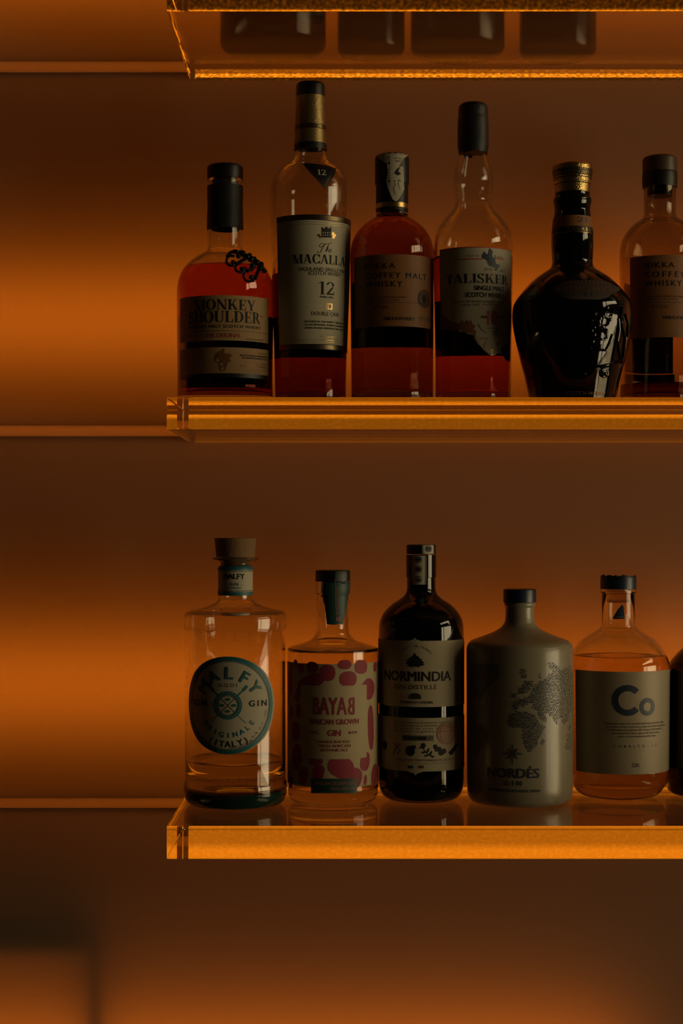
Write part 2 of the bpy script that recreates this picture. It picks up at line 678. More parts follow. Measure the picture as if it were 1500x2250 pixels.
class Lab:
    """a printed sheet wrapped round a bottle; coordinates given where they are seen on the glass"""

    def __init__(s, b, name, px, py, mats, label=None, back=False):
        s.b = b
        s.t0, s.z0 = b.tz(px, py)
        s.Rr = b.R(s.z0)
        s.name, s.mats, s.label, s.back = name, mats, label, back
        s.geo = []
        s.k = (b.Y - s.Rr * math.cos(s.t0)) / F

    def uv(s, px, py):
        t, z = s.b.tz(px, py)
        return (t * s.Rr, z)

    def flat(s, vs, fs, mi, eps):
        s.geo.append((vs, fs, mi, eps))

    def patch(s, u0, u1, v0, v1, mi=0, eps=.00025):
        nu = max(1, int(abs(u1 - u0) / .0022))
        nv = max(1, int(abs(v1 - v0) / .004))
        vs = [(u0 + (u1 - u0) * i / nu, v0 + (v1 - v0) * j / nv) for j in range(nv + 1) for i in range(nu + 1)]
        fs = [(j * (nu + 1) + i, j * (nu + 1) + i + 1, (j + 1) * (nu + 1) + i + 1, (j + 1) * (nu + 1) + i) for j in range(nv) for i in range(nu)]
        s.flat(vs, fs, mi, eps)

    def rect(s, x0, x1, y0, y1, mi=0, eps=.00025, cx=None):
        """x limits and y limits as seen at column cx"""
        cx = (x0 + x1) / 2 if cx is None else cx
        t, z1 = s.b.tz(cx, y0)
        t, z0 = s.b.tz(cx, y1)
        zm = (z0 + z1) / 2
        s.patch(s.b.th(x0, zm) * s.Rr, s.b.th(x1, zm) * s.Rr, z0, z1, mi, eps)

    def ring_band(s, y0, y1, mi, eps, cx=None, a0=-PI, a1=PI):
        cx = s.b.cx if cx is None else cx
        z1 = s.b.tz(cx, y0)[1]
        z0 = s.b.tz(cx, y1)[1]
        s.patch(a0 * s.Rr, a1 * s.Rr, z0, z1, mi, eps)

    def poly(s, pts, mi, eps=.00045, uv=False, L=.003):
        q = pts if uv else [s.uv(*p) for p in pts]
        tri = tessellate_polygon([[Vector((a, b, 0)) for a, b in q]])
        s.flat(q, [tuple(t) for t in tri], mi, eps)

    def ellipse(s, cx, cy, rx, ry, rot=0, mi=1, eps=.00045, n=26, p=2.0):
        u0, v0 = s.uv(cx, cy)
        s.ellipse_uv(u0, v0, rx * s.k, ry * s.k, rot, mi, eps, n, p)

    def ellipse_uv(s, u0, v0, rx, ry, rot=0, mi=1, eps=.00045, n=40, p=2.0):
        q = []
        for i in range(n):
            a = 2 * PI * i / n
            c, d = math.cos(a), math.sin(a)
            x = rx * math.copysign(abs(c) ** (2 / p), c)
            y = ry * math.copysign(abs(d) ** (2 / p), d)
            q.append((u0 + x * math.cos(rot) - y * math.sin(rot), v0 + x * math.sin(rot) + y * math.cos(rot)))
        s.poly(q, mi, eps, uv=True)

    def ring(s, u0, v0, r, w, mi=1, eps=.00045, n=48, sy=1.0):
        vs, fs = [], []
        for i in range(n):
            a = 2 * PI * i / n
            vs += [(u0 + r * math.cos(a), v0 + sy * r * math.sin(a)), (u0 + (r - w) * math.cos(a), v0 + sy * (r - w) * math.sin(a))]
            j = (i + 1) % n
            fs.append((2 * i, 2 * j, 2 * j + 1, 2 * i + 1))
        s.flat(vs, fs, mi, eps)

    def stroke(s, pts, wpx, mi=1, eps=.00045):
        q = [Vector(s.uv(*p)) for p in pts]
        s.stroke_uv(q, wpx * s.k, mi, eps)

    def stroke_uv(s, q, w, mi=1, eps=.00045):
        q = [Vector(p) for p in q]
        vs, fs = [], []
        for i, p in enumerate(q):
            d = q[min(len(q) - 1, i + 1)] - q[max(0, i - 1)]
            if d.length < 1e-9:
                d = Vector((1, 0))
            d.normalize()
            nrm = Vector((-d.y, d.x)) * w / 2
            vs += [tuple(p + nrm), tuple(p - nrm)]
            if i:
                fs.append((2 * i - 2, 2 * i - 1, 2 * i + 1, 2 * i))
        s.flat(vs, fs, mi, eps)

    def text(s, txt, x0, x1, ybase, cap, mi=1, bold=0.0, serif=False, eps=.00045, shear=0.0, yx=None):
        """txt stretched between columns x0 and x1; ybase is the row of its base line at its middle"""
        yx = (x0 + x1) / 2 if yx is None else yx
        t, v = s.b.tz(yx, ybase)
        u0, u1 = s.b.th(x0, v) * s.Rr, s.b.th(x1, v) * s.Rr
        h = cap * s.k
        vs, fs, a, b = serif_text(txt) if serif else fitted(txt, bold, shear, (u1 - u0) / h)
        s.flat([(u0 + (x - a) / (b - a) * (u1 - u0), v + y * h) for x, y in vs], fs, mi, eps)

    def text_uv(s, txt, u0, u1, v, h, mi=1, bold=0.0, eps=.00045, serif=False, mirror=False):
        vs, fs, a, b = serif_text(txt) if serif else fitted(txt, bold, 0.0, (u1 - u0) / h)
        if mirror:
            vs = [(a + b - x, y) for x, y in vs]
            fs = [tuple(reversed(f)) for f in fs]
        s.flat([(u0 + (x - a) / (b - a) * (u1 - u0), v + y * h) for x, y in vs], fs, mi, eps)

    def arc_text(s, txt, u0, v0, r, a0, a1, h, mi=1, bold=0.0, wid=1.0, inward=False, eps=.00045):
        """characters along a circle, angles in degrees from twelve o'clock, clockwise; r = radius of the base line"""
        n = len(txt)
        for i, ch in enumerate(txt):
            if ch == ' ':
                continue
            vs, fs, xa, xb = glyphs(ch, bold)
            al = math.radians(a0 + (a1 - a0) * (i / (n - 1) if n > 1 else .5))
            q = []
            for x, y in vs:
                lx = (x - (xa + xb) / 2) * h * wid
                ly = y * h
                if inward:       # bottom arcs: heads point to the centre
                    ly = r - ly
                    q.append((u0 + ly * math.sin(al) - lx * math.cos(al), v0 + ly * math.cos(al) + lx * math.sin(al)))
                else:
                    ly = r + ly
                    q.append((u0 + ly * math.sin(al) + lx * math.cos(al), v0 + ly * math.cos(al) - lx * math.sin(al)))
            s.flat(q, fs, mi, eps)

    def done(s, parent=None, thick=False):
        bm = bmesh.new()
        for vs, fs, mi, eps in s.geo:
            b2 = bmesh.new()
            bv = [b2.verts.new((u, v, 0)) for u, v in vs]
            for f in fs:
                try:
                    b2.faces.new([bv[i] for i in f])
                except ValueError:
                    pass
            for _ in range(5):
                es = [e for e in b2.edges if e.calc_length() > .0032]
                if not es or len(fs) > 4000:
                    break
                bmesh.ops.subdivide_edges(b2, edges=es, cuts=1, use_grid_fill=False)
                bmesh.ops.triangulate(b2, faces=[f for f in b2.faces if len(f.verts) > 4])
            b2.verts.index_update()
            nv = [bm.verts.new(s.b.S(v.co.x / s.Rr, max(0.0003, v.co.y), eps)) for v in b2.verts]
            for f in b2.faces:
                try:
                    g = bm.faces.new([nv[v.index] for v in f.verts])
                except ValueError:
                    continue
                g.material_index = mi
                g.smooth = True
                c = g.calc_center_median()
                g.normal_update()
                if g.normal.x * c.x + g.normal.y * c.y < 0:
                    g.normal_flip()
            b2.free()
        me = bpy.data.meshes.new(s.name)
        bm.to_mesh(me)
        bm.free()
        o = link(s.name, me, s.mats, parent or s.b.root)
        if s.label:
            o['label'] = s.label
        return o


def tube_bm(bm, pts, rad, closed=False, seg=8, mi=0):
    P = [Vector(p) for p in pts]
    n = len(P)
    rings = []
    prev = None
    for i, p in enumerate(P):
        d = (P[(i + 1) % n] - P[i - 1]) if closed else (P[min(n - 1, i + 1)] - P[max(0, i - 1)])
        d.normalize()
        up = prev if prev is not None else (Vector((0, 0, 1)) if abs(d.z) < .9 else Vector((1, 0, 0)))
        a = up - d * up.dot(d)
        a.normalize()
        prev = a
        c = d.cross(a)
        r = rad[i] if isinstance(rad, (list, tuple)) else rad
        rings.append([bm.verts.new(p + (a * math.cos(2 * PI * k / seg) + c * math.sin(2 * PI * k / seg)) * r) for k in range(seg)])
    m = n if closed else n - 1
    for i in range(m):
        a, b = rings[i], rings[(i + 1) % n]
        for k in range(seg):
            bm.faces.new((a[k], a[(k + 1) % seg], b[(k + 1) % seg], b[k])).material_index = mi
    if not closed:
        bm.faces.new(list(reversed(rings[0])))
        bm.faces.new(rings[-1])


def blob_bm(bm, c, rx, ry, rz, seg=14):
    r = bmesh.ops.create_uvsphere(bm, u_segments=seg, v_segments=seg // 2 + 2, radius=1)
    for v in r['verts']:
        v.co = Vector((v.co.x * rx + c[0], v.co.y * ry + c[1], v.co.z * rz + c[2]))



# =================================================================== WHISKY BOTTLES, middle shelf
G1 = 'whisky bottles on the middle shelf'
G2 = 'gin bottles on the lowest shelf'
G3 = 'bottles standing on the topmost shelf'
BM = 896.3

M['whisky_red'] = glass('amber_whisky', (0.66, 0.25, 0.20), 1.36)
M['whisky_dark'] = glass('dark_whisky', (0.46, 0.17, 0.14), 1.36)
M['whisky_brown'] = glass('brown_whisky', (0.50, 0.25, 0.18), 1.36)
M['glass_smoke'] = glass('faintly_tinted_glass', (0.84, 0.78, 0.70), 1.5)
M['kraft'] = paper('tan_label_paper', (0.36, 0.225, 0.10))
M['cream'] = paper('cream_label_paper', (0.50, 0.46, 0.33))
M['grey_cream'] = paper('grey_cream_label_paper', (0.42, 0.38, 0.28))
M['copper'] = paper('copper_brown_label_paper', (0.22, 0.095, 0.032), 0.5)
M['back_label'] = paper('dark_back_label_paper', (0.05, 0.035, 0.03), 0.8)
M['red_ink'] = mat('red_ink', (0.42, 0.06, 0.03), 0.6)
M['copper_ink'] = mat('copper_ink', (0.28, 0.12, 0.04), 0.4, 0.5)
M['navy_ink'] = mat('navy_ink', (0.012, 0.022, 0.045), 0.5)
M['gold_sleeve'] = mat('gold_embossed_foil', (0.33, 0.24, 0.10), 0.38, 0.85, bump=(900, 0.35))
M['gold_cap'] = mat('gold_knurled_metal', (0.55, 0.38, 0.14), 0.28, 1.0, bump=(700, 0.5))
M['wax'] = mat('black_wax_seal', (0.010, 0.010, 0.010), 0.5, bump=(150, 0.3))
M['wood_cap'] = mat('dark_wooden_cap', (0.06, 0.035, 0.018), 0.45)
M['seal_paper'] = paper('torn_seal_paper', (0.42, 0.38, 0.28), 0.5)
M['iron'] = mat('blackened_metal', (0.008, 0.008, 0.010), 0.32, 0.6)


# ---------------------------------------------------------------- squat bottle with the badge
b = Bottle('whisky_bottle', 'squat round-shouldered whisky bottle at the left end with tan label and black badge', G1, 494.5, 1.53, 'mid')
gp = b.prof([(BM, 94), (BM - 2, 102), (BM - 8, 105.5)], [(BM - 8, 105.5), (835, 104.5), (745, 105.5), (646, 106)],
            [(646, 106), (630, 105), (615, 102), (596, 94), (580, 82), (567, 66), (557, 49), (551, 41), (545, 39.5)],
            [(545, 39.5), (503, 39), (450, 37.4), (412, 37)], [(412, 37.2), (408, 38), (398, 38), (395, 37)])
b.hollow('glass_body', gp, M['glass'], .003, .012)
b.liquid(592, M['whisky_red'])
b.sleeve('neck_sleeve', b.prof([(505, 40.4), (495, 40.2), (470, 39.6), (450, 38.8), (428, 39.6), (410, 39.4)]), M['wax'], .0009)
b.solid('stopper', b.prof([(470, 28), (398, 28)]), M['wood_cap'], 48, reg=False)
b.solid('cap', b.prof([(395, 39.2), (372, 39.6)], [(372, 39.6), (367, 38.4), (364, 35)]), M['black'])
l = Lab(b, 'front_label', 494, 700, [M['kraft'], M['ink'], M['red_ink'], M['copper_ink'], M['black']])
l.rect(396, 589, 648.5, 748, 0, cx=494)
l.rect(396, 589, 763, 820, 0, cx=494)
l.rect(396, 589, 820, 829, 4, cx=494)
l.text('MONKEY', 428, 560, 680.5, 23, 1, serif=True)
l.text('SHOULDER', 415, 571, 708, 25, 1, serif=True)
l.text('BLENDED MALT SCOTCH WHISKY', 415, 572, 720, 6.5, 1, .02)
l.rect(412, 588, 726.5, 727.3, 1, .0004, cx=500)
l.text('THE ORIGINAL', 452, 529, 741, 9, 2, .012)
l.text('BATCH 27', 414, 445, 740, 5, 1)
l.stroke([(545, 741), (549, 733), (552, 739), (555, 735), (558, 740), (563, 736), (570, 738)], .9, 3)
l.text('SELECTED BY THE MALT MASTER', 541, 578, 748, 3, 1)
l.text('®', 571, 575, 697, 3.2, 1)
for (x, y, r) in ((482, 790, 9), (490, 800, 9), (489, 809, 7)):
    u, v = l.uv(x, y)
    l.ring(u, v, r * l.k, 1.9 * l.k, 3)
l.poly([(470, 790), (476, 775), (487, 770), (490, 766), (494, 769), (492, 774), (497, 778), (506, 777), (510, 783), (503, 786), (508, 794), (500, 797),
        (497, 806), (490, 797), (484, 792), (480, 783), (474, 792)], 3)
l.text('CAREFULLY BLENDED MALT', 536, 585, 778, 3.6, 3)
l.text('SMOOTH ENOUGH TO BE MIXED BUT', 526, 586, 784, 3.6, 1, .02)
l.text('YET BALANCED ENOUGH TO SIP', 530, 586, 789.5, 3.6, 1, .02)
l.text('RICH FLAVOURS OF VANILLA', 535, 586, 801, 3.4, 3)
l.text('PRODUCED IN SCOTLAND 70 CL', 527, 586, 807, 3.4, 3)
l.text('40% VOL', 562, 586, 816, 3.4, 3)
for i in range(3):
    l.text('MATURED IN OAK CASKS', 405, 452, 776 + i * 8, 3.4, 3)
l.done()
k = Lab(b, 'back_label', 494, 740, [M['back_label']])
k.ring_band(672, 842, 0, .00025, 494, PI - .95, PI + .95)
k.done()
# badge: three climbing monkeys with curled tails
bm = bmesh.new()


def on(px, py, eps):
    t, z = b.tz(px, py)
    return Vector(b.S(t, z, eps))


def arcpx(cx, cy, r, a0, a1, n=16):
    return [(cx + r * math.cos(math.radians(a0 + (a1 - a0) * i / n)), cy + r * math.sin(math.radians(a0 + (a1 - a0) * i / n))) for i in range(n + 1)]


for (cx, cy, r, a0, a1) in ((508, 573.5, 11, -60, -330), (527, 588, 11.5, -80, -350), (546, 606, 13, -60, -350)):
    q = arcpx(cx, cy, r, a0, a1)
    tube_bm(bm, [on(x, y, .0016) for x, y in q], .0011)
    e = q[-1]
    p = on(cx + r * .25, cy + r * .3, .0016)
    tube_bm(bm, [on(*e, .0016), on((e[0] + cx) / 2 + 3, (e[1] + cy) / 2, .0018), p], .001)
    blob_bm(bm, p, .0021, .0021, .0021)
for (x, y, rx, rz) in ((516, 554, 9, 5), (529, 558, 9, 8), (539, 565, 9, 7), (548, 570, 8, 8), (560, 577, 8, 7), (570, 581, 6, 6), (552, 585, 7, 7), (567, 590, 7, 5), (577, 597, 6, 3.5), (522, 563, 6, 6), (545, 560, 5, 4), (556, 568, 4, 4)):
    c = on(x, y, .0018)
    blob_bm(bm, c, rx * .00041, .0030, rz * .00041)
for q in (((516, 552), (505, 556), (499, 564)), ((535, 570), (524, 577), (517, 583)), ((556, 586), (548, 592), (541, 597)), ((568, 590), (562, 600), (558, 613)),
          ((556, 572), (566, 583), (580, 598))):
    tube_bm(bm, [on(x, y, .0018) for x, y in q], .0016)
o = link('badge', finish_bm(bm, 'badge'), M['iron'], b.root)
o['label'] = 'black metal badge of three climbing figures'

# ---------------------------------------------------------------- tall bottle with gold neck and big cream label
b = Bottle('whisky_bottle', 'tallest whisky bottle with gold neck sleeve and big cream label reading 12', G1, 682, 1.53, 'mid')
gp = b.prof([(BM, 68), (BM - 2, 74), (BM - 8, 77.5)], [(BM - 8, 77.5), (770, 80), (640, 84.5), (500, 87.6), (425, 88.6)],
            [(425, 88.6), (410, 87.6), (400, 85), (387, 79), (373, 68), (361, 54), (350, 42), (340, 36.5), (328, 34.5)], [(328, 34.5), (214, 30), (200, 30)])
b.hollow('glass_body', gp, M['glass'], .003, .012)
b.liquid(606, M['whisky_dark'])
b.sleeve('neck_sleeve', b.prof([(318, 34.9), (262, 33.4)], [(262, 33.4), (214, 32)]), M['gold_sleeve'], .0008)
b.sleeve('sleeve_rim', b.prof([(332, 36.2), (318, 35.6)]), M['black'], .001)
l = Lab(b, 'sleeve_band', 684, 275, [M['black'], M['gold']])
l.ring_band(270, 280, 0, .0002)
for i in range(46):
    a = -PI + 2 * PI * i / 46
    for j in range(3):
        u = (a + (j % 2) * PI / 46) * l.Rr
        v = b.tz(684, 277.6 - j * 2.7)[1]
        l.patch(u - .00028, u + .00028, v - .0004, v + .0004, 1, .0004)
l.done()
b.solid('cap', b.prof([(214, 32.4), (194, 32.4)], [(194, 32.4), (188, 31.4), (184, 28)]), M['black'])
l = Lab(b, 'front_label', 716, 620, [M['cream'], M['ink'], M['gold'], M['black']])
t_l = b.th(611, l.z0) * l.Rr
t_r = t_l + 2.72 * l.Rr
ztop, zbot = b.tz(700, 471.5)[1], b.tz(700, 768)[1]
l.patch(t_l, t_r, zbot, ztop, 0)
h = 12 * l.k
l.patch(t_l, t_r, ztop - h, ztop, 3, .0004)
l.patch(t_l, t_r, zbot, zbot + h, 3, .0004)
for k_ in range(3):
    for i in range(90):
        u = t_l + (t_r - t_l) * (i + .5 * (k_ % 2) + .3) / 91
        for zz in (ztop - h * .28 - k_ * h * .24, zbot + h * .26 + k_ * h * .24):
            l.patch(u - .00028, u + .00028, zz - .00028, zz + .00028, 2, .00055)
for off in (1.35, 1.75):
    l.patch(t_l, t_r, ztop - h * off - .0002, ztop - h * off, 2, .0004)
    l.patch(t_l, t_r, zbot + h * off, zbot + h * off + .0002, 2, .0004)
l.text('MACALLAN', 644.5, 764, 580, 20, 1, serif=True, yx=716)
# script article above the name
l.stroke([(697, 552), (699, 555.5), (704, 554), (709, 544), (713, 536)], 1.2)
l.stroke([(712, 535), (704, 536), (701, 541), (704, 544), (709, 541), (716, 536), (724, 535.5), (728, 534)], 1.0)
l.stroke([(715, 553), (718, 545), (722, 537), (720, 545), (716, 553), (720, 548), (722, 548), (721, 554), (723, 555)], 1.0)
l.stroke([(724, 551.5), (727, 550), (727, 547.5), (725, 549), (724, 553), (726, 555), (728.5, 553)], .9)
l.text('HIGHLAND SINGLE MALT', 656.5, 760, 596, 8, 1)
l.text('SCOTCH WHISKY', 677, 748, 605, 8, 1)
l.text('12', 700, 733, 647.5, 28, 1, serif=True)
l.text('YEARS OLD', 701.5, 731.5, 655, 4.2, 1, .02)
for x0, x1, y0, y1 in ((714, 717, 667, 680), (718, 729, 667, 669), (727, 729.5, 667, 680), (718, 729, 678, 680), (719, 721, 667, 680)):
    l.rect(x0, x1, y0, y1, 2, .00045)
l.text('DOUBLE CASK', 684, 744, 693.5, 8, 1)
for i, q in enumerate(('MATURED IN THE PERFECT BALANCE', 'OF EXCEPTIONAL SHERRY SEASONED', 'AMERICAN AND EUROPEAN OAK CASKS')):
    l.text(q, 669, 753, 709 + 7 * i, 3.6, 1, .025)
l.text('NATURAL COLOUR', 704, 740, 742, 3, 2)
l.text('PRODUCT OF SCOTLAND', 704, 742, 749, 3, 2)
# manor house
l.poly([(706, 522), (706, 501), (707.5, 498), (709, 502), (713, 502), (716.5, 497), (720, 502), (724, 502), (725.5, 498), (727, 501), (727, 522)], 1)
for i in range(4):
    for j in range(2):
        l.rect(708 + i * 5, 710 + i * 5, 510 + j * 5.5, 513 + j * 5.5, 0, .0006)
for (x, y, r) in ((731, 514, 4), (735, 517, 3), (732, 521, 3.5), (700, 517, 3), (703, 521, 2.5)):
    l.ellipse(x, y, r, r, mi=2, n=10)
l.done()
k = Lab(b, 'back_label', 682, 640, [M['back_label']])
k.ring_band(515, 772, 0, .00025, 682, PI - .75, PI + .75)
k.done()
l = Lab(b, 'shoulder_tag', 706, 380, [M['black'], M['cream'], M['gold']], 'dark triangular tag numbered 12')
l.poly([(664.5, 358.5), (700, 361), (737, 370), (712, 415)], 0, .0003)
l.text('12', 697, 716.5, 384.5, 13, 1, serif=True)
for q in (((668, 361), (732, 371)), ((731, 373), (712, 411)), ((711, 410), (669, 362))):
    l.stroke([q[0], ((q[0][0] + q[1][0]) / 2, (q[0][1] + q[1][1]) / 2), q[1]], .8, 2)
l.done()


# ---------------------------------------------------------------- two bottles of the same make (one full, one empty)
def coffey(cx, Y, name_label, full):
    b = Bottle('whisky_bottle', name_label, G1, cx, Y, 'mid')
    d = 0 if full else 4
    BB = b.pb
    q = (92.5 if full else 88) / 90.0
    gp = b.prof([(BB, 76 * q), (BB - 2, 84 * q), (BB - 8, 87.5 * q)], [(BB - 8, 87.5 * q), (740, 88.5 * q), (620, 89 * q), (565, 89.5 * q)],
                [(565, 89.5 * q), (548, 88.5 * q), (530, 84.5 * q), (512, 75.5 * q), (497, 63 * q), (487, 50 * q), (481, 41 * q), (477, 36.5), (471, 35)],
                [(471, 35), (412 if full else 414, 34.5)], [(412, 35.4), (404, 35.4)])
    b.hollow('glass_body', gp, M['glass'] if full else M['glass_smoke'], .003, .014)
    if full:
        b.liquid(472, M['whisky_brown'])
        b.sleeve('neck_sleeve', b.prof([(450, 35.6), (405, 35.4)]), M['black'], .0008)
        o = b.sleeve('neck_ring', b.prof([(460, 35.8), (450, 35.8)]), M['gold'], .001)
        b.sleeve('lower_ring', b.prof([(467, 35.7), (460, 35.7)]), M['black'], .001)
        b.solid('cap', b.prof([(405, 37.6), (352, 37.7)], [(352, 37.7), (345, 36.5), (341, 32)]), M['black'])
    else:
        b.liquid(846, M['whisky_brown'])
        b.sleeve('neck_ring', b.prof([(413, 37.6), (404, 38.2), (384, 38.2), (381, 37.6)]), M['black'], .002)
        b.solid('stopper', b.prof([(432, 27), (384, 27)]), M['black'], 48, reg=False)
        b.solid('cap', b.prof([(380, 37.6), (357, 37.8)], [(357, 37.8), (349, 36.6), (345, 32)]), M['wood_cap'])
    dx, dy = (0, 0) if full else (613, -2)
    l = Lab(b, 'front_label', cx, 630, [M['copper'], M['ink'], M['copper_ink']])
    if full:
        l.rect(779, 951, 558.5, 717, 0, cx=861)
    else:
        u0 = b.th(1384, l.z0) * l.Rr
        l.patch(u0, u0 + 2.55 * l.Rr, b.tz(1462, 741)[1], b.tz(1462, 560)[1], 0)

    def T(txt, x0, x1, y, hh, mi=1, bold=0.0):
        l.text(txt, x0 + dx, x1 + dx, y + dy, hh, mi, bold)
    T('NIKKA', 802, 868, 590, 11.5, 1, .012)
    T('COFFEY MALT', 803, 935, 610.5, 12, 1, .012)
    T('WHISKY', 803, 884, 630, 12, 1, .012)
    T('DISTILLED IN A COFFEY STILL WHISKY', 803, 893, 655, 3.6)
    T('PRODUCT OF JAPAN', 803, 876, 661, 3.4)
    T('カフェモルト', 820, 856, 679, 7)
    T('NIKKAWHISKY', 844, 911, 703.5, 7, 1, .02)
    T('ウイスキー', 920, 946, 705, 7)
    l.rect(800 + dx, 945 + dx, 664, 664.8, 1, .0004)
    u, v = l.uv(931 + dx, 657 + dy)
    l.ring(u, v, 20 * l.k, 1.2 * l.k)
    l.ring(u, v, 16 * l.k, 3 * l.k)
    l.ellipse_uv(u, v, 10 * l.k, 12 * l.k, 0, 1, .00045, 6)
    for i in range(24):
        a = 2 * PI * i / 24
        l.ellipse_uv(u + 18 * l.k * math.cos(a), v + 18 * l.k * math.sin(a), 1.1 * l.k, 1.1 * l.k, 0, 1, .0006, 6)
    l.done()
    k = Lab(b, 'back_label', cx, 660, [M['back_label']])
    if full:
        k.ring_band(598, 748, 0, .00025, cx, PI - 1.0, PI + 1.0)
    else:
        k.ring_band(604, 806, 0, .00025, cx, PI - .55, PI + 1.2)
        k.ring_band(808, 835, 0, .00025, cx, PI - .6, PI + 1.2)
    k.done()
    return b


b = coffey(861, 1.53, 'full amber whisky bottle with copper-brown label and torn paper seal over its black cap', True)
l = Lab(b, 'seal_strip', 868, 380, [M['seal_paper'], M['ink']], 'torn pale paper seal strip')
l.poly([(848, 336), (858, 335), (872, 336), (885, 338), (887, 347), (880, 358), (876, 366), (885, 366), (886, 392), (887, 416), (880, 430), (874, 440), (869, 443),
        (862, 438), (858, 428), (851, 411), (849, 396), (852, 380), (850, 360)], 0, .0005)
for i, ch in enumerate('0512655617'):
    l.text(ch, 852.5, 857, 348 + i * 6.6, 4.4, 1, eps=.0007)
l.text('MALT WHISKY', 866, 884, 350, 3, 1, eps=.0007)
l.text('NIKKA', 868, 882, 356, 3.4, 1, eps=.0007)
l.poly([(866, 381), (871, 372), (879, 366), (874, 376), (880, 383), (873, 386)], 1, .0007)
l.stroke([(865, 396), (868, 405), (864, 415), (868, 428)], 1, 1, .0007)
l.stroke([(876, 392), (874, 404), (878, 418)], .8, 1, .0007)
l.done()
b = coffey(1449, 1.572, 'empty whisky bottle with dark wooden cap at the right edge behind the black flagon', False)

# ---------------------------------------------------------------- long-necked bottle with the ragged-edged label
b = Bottle('whisky_bottle', 'long-necked whisky bottle with black foil top and ragged-edged label reading 10', G1, 1039, 1.53, 'mid')
gp = b.prof([(BM, 72), (BM - 2, 79), (BM - 8, 82.5)], [(BM - 8, 82.5), (760, 84), (640, 86), (560, 87)],
            [(560, 87), (540, 87), (525, 85.5), (514, 83), (502, 78), (480, 62), (465, 49), (455, 42.5), (445, 40.5), (430, 41.3), (412, 43.5), (396, 44), (374, 41.5), (350, 34), (338, 31)],
            [(338, 31), (250, 29), (240, 29)])
b.hollow('glass_body', gp, M['glass'], .003, .012)
b.liquid(568, M['whisky_red'])
b.solid('cap', b.prof([(337, 31.5), (330, 32.6)], [(330, 32.6), (321, 34), (296, 34), (262, 33.4), (258, 32.6), (241, 32.4)], [(241, 32.4), (233, 30.5), (229, 26)]), M['wax'])
bm = bmesh.new()
for i in range(30):       # torn lower edge of the foil
    a0, a1 = 2 * PI * (i - .6) / 30, 2 * PI * (i + 1.6) / 30
    z = (b.pb - 336) * b.s
    dz = random.uniform(.0002, .0030)
    am = (a0 + a1) / 2
    r = 31.8 * b.s
    ps = []
    for a, zz in ((a0, z + .002), (a1, z + .002), (am + .08, z - dz), (am - .1, z - dz * .8)):
        ps.append((r * math.sin(a), -r * math.cos(a), zz))
    qs = [(x * .985, y * .985, z_) for x, y, z_ in ps]
    V = [bm.verts.new(p) for p in ps + qs]
    for f in ((0, 1, 2, 3), (7, 6, 5, 4), (0, 4, 5, 1), (1, 5, 6, 2), (2, 6, 7, 3), (3, 7, 4, 0)):
        bm.faces.new([V[j] for j in f])
link('foil_edge', finish_bm(bm, 'foil_edge', smooth=False), M['wax'], b.root)
l = Lab(b, 'front_label', 1050, 650, [M['grey_cream'], M['ink'], M['red_ink'], M['navy_ink'], M['gold'], M['copper']])
ref = b.tz(1045, 650)
edge = [(968, 549), (968, 722), (982, 722), (990, 728), (1004, 724), (1012, 731), (1017, 728), (1026, 733), (1040, 736), (1043, 744), (1050, 756), (1057, 762), (1063, 770), (1072, 777),
        (1079, 782), (1084, 777), (1091, 778), (1098, 777), (1104, 781), (1108, 790), (1114, 794), (1119.5, 796)]
q = [l.uv(x, y) for x, y in edge[1:]]
u0, u1 = q[0][0], q[-1][0]
vt = b.tz(1045, 542)[1]
top = [(u1 - (u1 - u0) * i / 24, vt) for i in range(25)]
l.poly([(u0, vt)][:0] + q + top, 0, .00025, uv=True)
l.patch(u0, u1, vt - .0009, vt, 2, .0004)
l.poly([(968, 640), (972, 690), (990, 705), (1010, 712), (1016, 704), (1020, 712), (1025, 702), (1030, 707), (1034, 703), (1038, 712), (1044, 716), (1041, 724), (1046, 728), (1043, 742),
        (1036, 733), (1022, 731), (1005, 724), (990, 728), (980, 721), (969, 721)], 5, .0004)
l.text('TALISKER', 981, 1114, 621.5, 20, 1, serif=True)
l.text('SINGLE MALT', 1041, 1106, 638, 9.5, 1, .03)
l.text('SCOTCH WHISKY', 1022, 1106, 653, 10, 1, .03)
l.text('MADE BY THE OLDEST DISTILLERY ON THE', 996, 1106, 664.5, 4, 1)
l.text('ISLE OF SKYE', 1012, 1053, 672, 4, 1)
l.text('MADE BY THE SEA', 1060, 1103, 672, 4, 2)
l.text('AGED', 1056, 1069, 699, 5, 1, .03)
l.text('10', 1069, 1092, 713, 29, 2, .03)
l.text('YEARS', 1095, 1107, 699, 5, 1, .02)
l.rect(1069, 1104, 721.5, 722.4, 1, .0004)
l.text('DISTILLED AND', 1081, 1105, 731, 3.6, 1)
l.text('BOTTLED ON SKYE', 1081, 1106, 738, 3.6, 1)
l.text('70 cl', 1088, 1104, 760, 6, 1)
l.text('SINGLE MALT', 1052, 1072, 746, 4, 2)
l.text('ESTD', 1064, 1080, 594, 4.5, 1)
l.text('1830', 1096, 1107, 597.5, 4.5, 1)
l.text('ISLE OF', 1025, 1052, 564, 3.6, 1)
l.text('SKYE', 1091, 1103, 567.5, 3.6, 1)
for x0, x1 in ((1001, 1060), (1088, 1106)):
    l.rect(x0, x1, 568.2, 570.6, 2, .0004)
